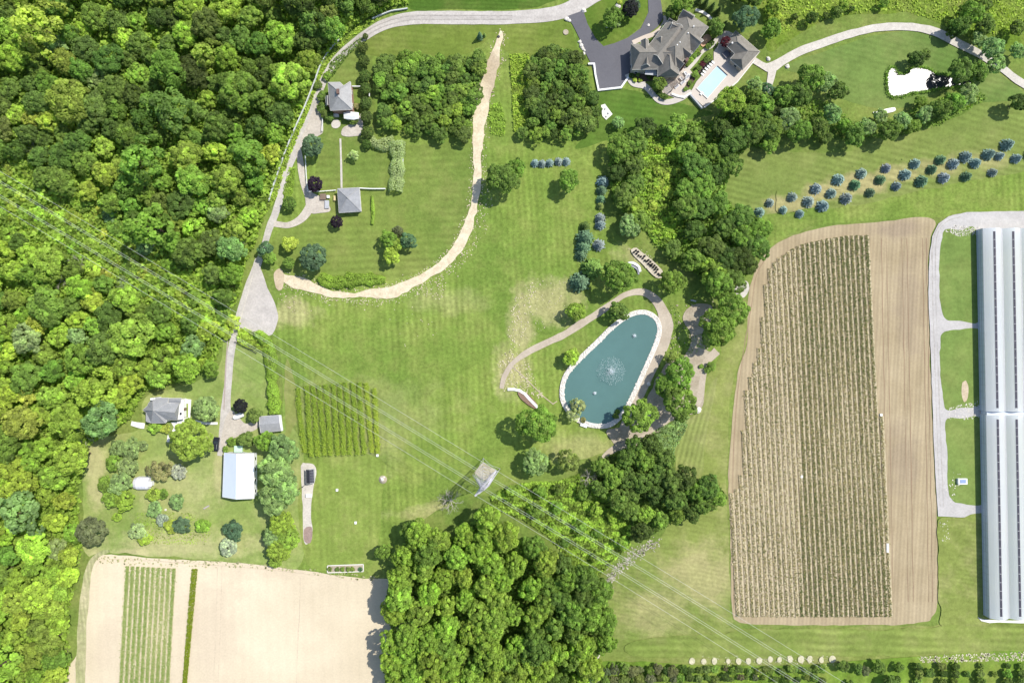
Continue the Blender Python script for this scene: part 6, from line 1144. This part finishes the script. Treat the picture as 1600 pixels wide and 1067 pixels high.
wires = [((0, 268), (775, 737)), ((0, 284), (766, 749)), ((0, 289), (763, 753)), ((0, 312), (752, 767)), ((0, 317), (749, 771)), ((0, 323), (742, 778))]
ZA = 20.0; ends = [P(775, 736, ZA), P(742, 775, ZA)]; axis = (ends[1] - ends[0]); La = np.linalg.norm(axis); axis /= La
for zc, f in ((20.0, 1.0), (23.5, .6)):
    mb = MB(); a = ends[0] * (1, 1, 0) + (0, 0, zc); b = ends[1] * (1, 1, 0) + (0, 0, zc); m_ = (a + b) / 2; a = m_ + (a - m_) * f; b = m_ + (b - m_) * f; pp = np.array((-axis[1], axis[0], 0))
    for sx in (-1, 1): mb.bar(a + pp * .15 * sx, m_ + pp * .7 * sx, .2).bar(b + pp * .15 * sx, m_ + pp * .7 * sx, .2); mb.bar(a, m_ + pp * .6 * sx + (0, 0, 1.4), .16).bar(b, m_ + pp * .6 * sx + (0, 0, 1.4), .16)
    for t in np.linspace(.1, .9, 12):
        p = a + (b - a) * t; ww = .15 + .55 * (1 - abs(2 * t - 1)); mb.bar(p - pp * ww, p + pp * ww + axis * .5, .1)
    mk('crossarm', mb.get(), STEEL, o)
for t in (0, .27, .33, .67, .73, 1): p = ends[0] + (ends[1] - ends[0]) * t; mk('insulator', MB().lathe(p - (0, 0, 1.4), [(.05, 0), (.14, .1), (.05, .3), (.14, .5), (.05, .7), (.14, .9), (.05, 1.4)], 8).get(), GREYW, o)
WIRE = plain('aluminium_wire', (.62, .63, .60), .5, .05)
for i, t in enumerate((0, .27, .33, .67, .73, 1)):
    p = ends[0] + (ends[1] - ends[0]) * t - (0, 0, 1.4); mb = MB(); dl = P(0, 268 + (323 - 268) * t, 15) - p; dr = P(1320 - 105 * t, 1067, 15) - p
    for d, ext in ((dl, 1.25), (dr, 1.3)):
        d = d * (1, 1, 0); prev = p
        for k in range(1, 25):
            u = k / 24 * ext; r_ = p + d * u - (0, 0, 18 * u * (ext + .2 - u) / 2.2); mb.bar(prev, r_, .052, 4); prev = r_
    mk('power_line', mb.get(), WIRE, label=f'{ordw(i)} overhead wire from the upper right of the six crossing diagonally at the pylon', cat='wire', group='overhead wires of the pylon')
mk('dry_pad', MB().prism([p[:2] for p in [P(*x) for x in ((741, 738), (754, 722), (776, 735), (764, 752), (752, 748))]], 0, .21).get(), soil('dry_pad_earth', (.33, .30, .17), (.46, .41, .27), (), .3, mid=.8), kind='structure')
# ------------------------------------------------------------------ labels: tell the members of a group apart by their order
from collections import defaultdict
gr = defaultdict(list)
for ob in COL.objects:
    if ob.parent is None and ob.get('label') and ob.get('group'): gr[(ob['label'], ob['group'])].append(ob)
for (lb, g), L in gr.items():
    if len(L) < 2: continue
    L.sort(key=lambda ob: ob.location.x)
    for i, ob in enumerate(L):
        if len(L) <= 40:
            ob['label'] = f'{ordw(i)} from left of {g}'
            if len(ob['label'].split()) > 16: print('LONG', ob['label'])
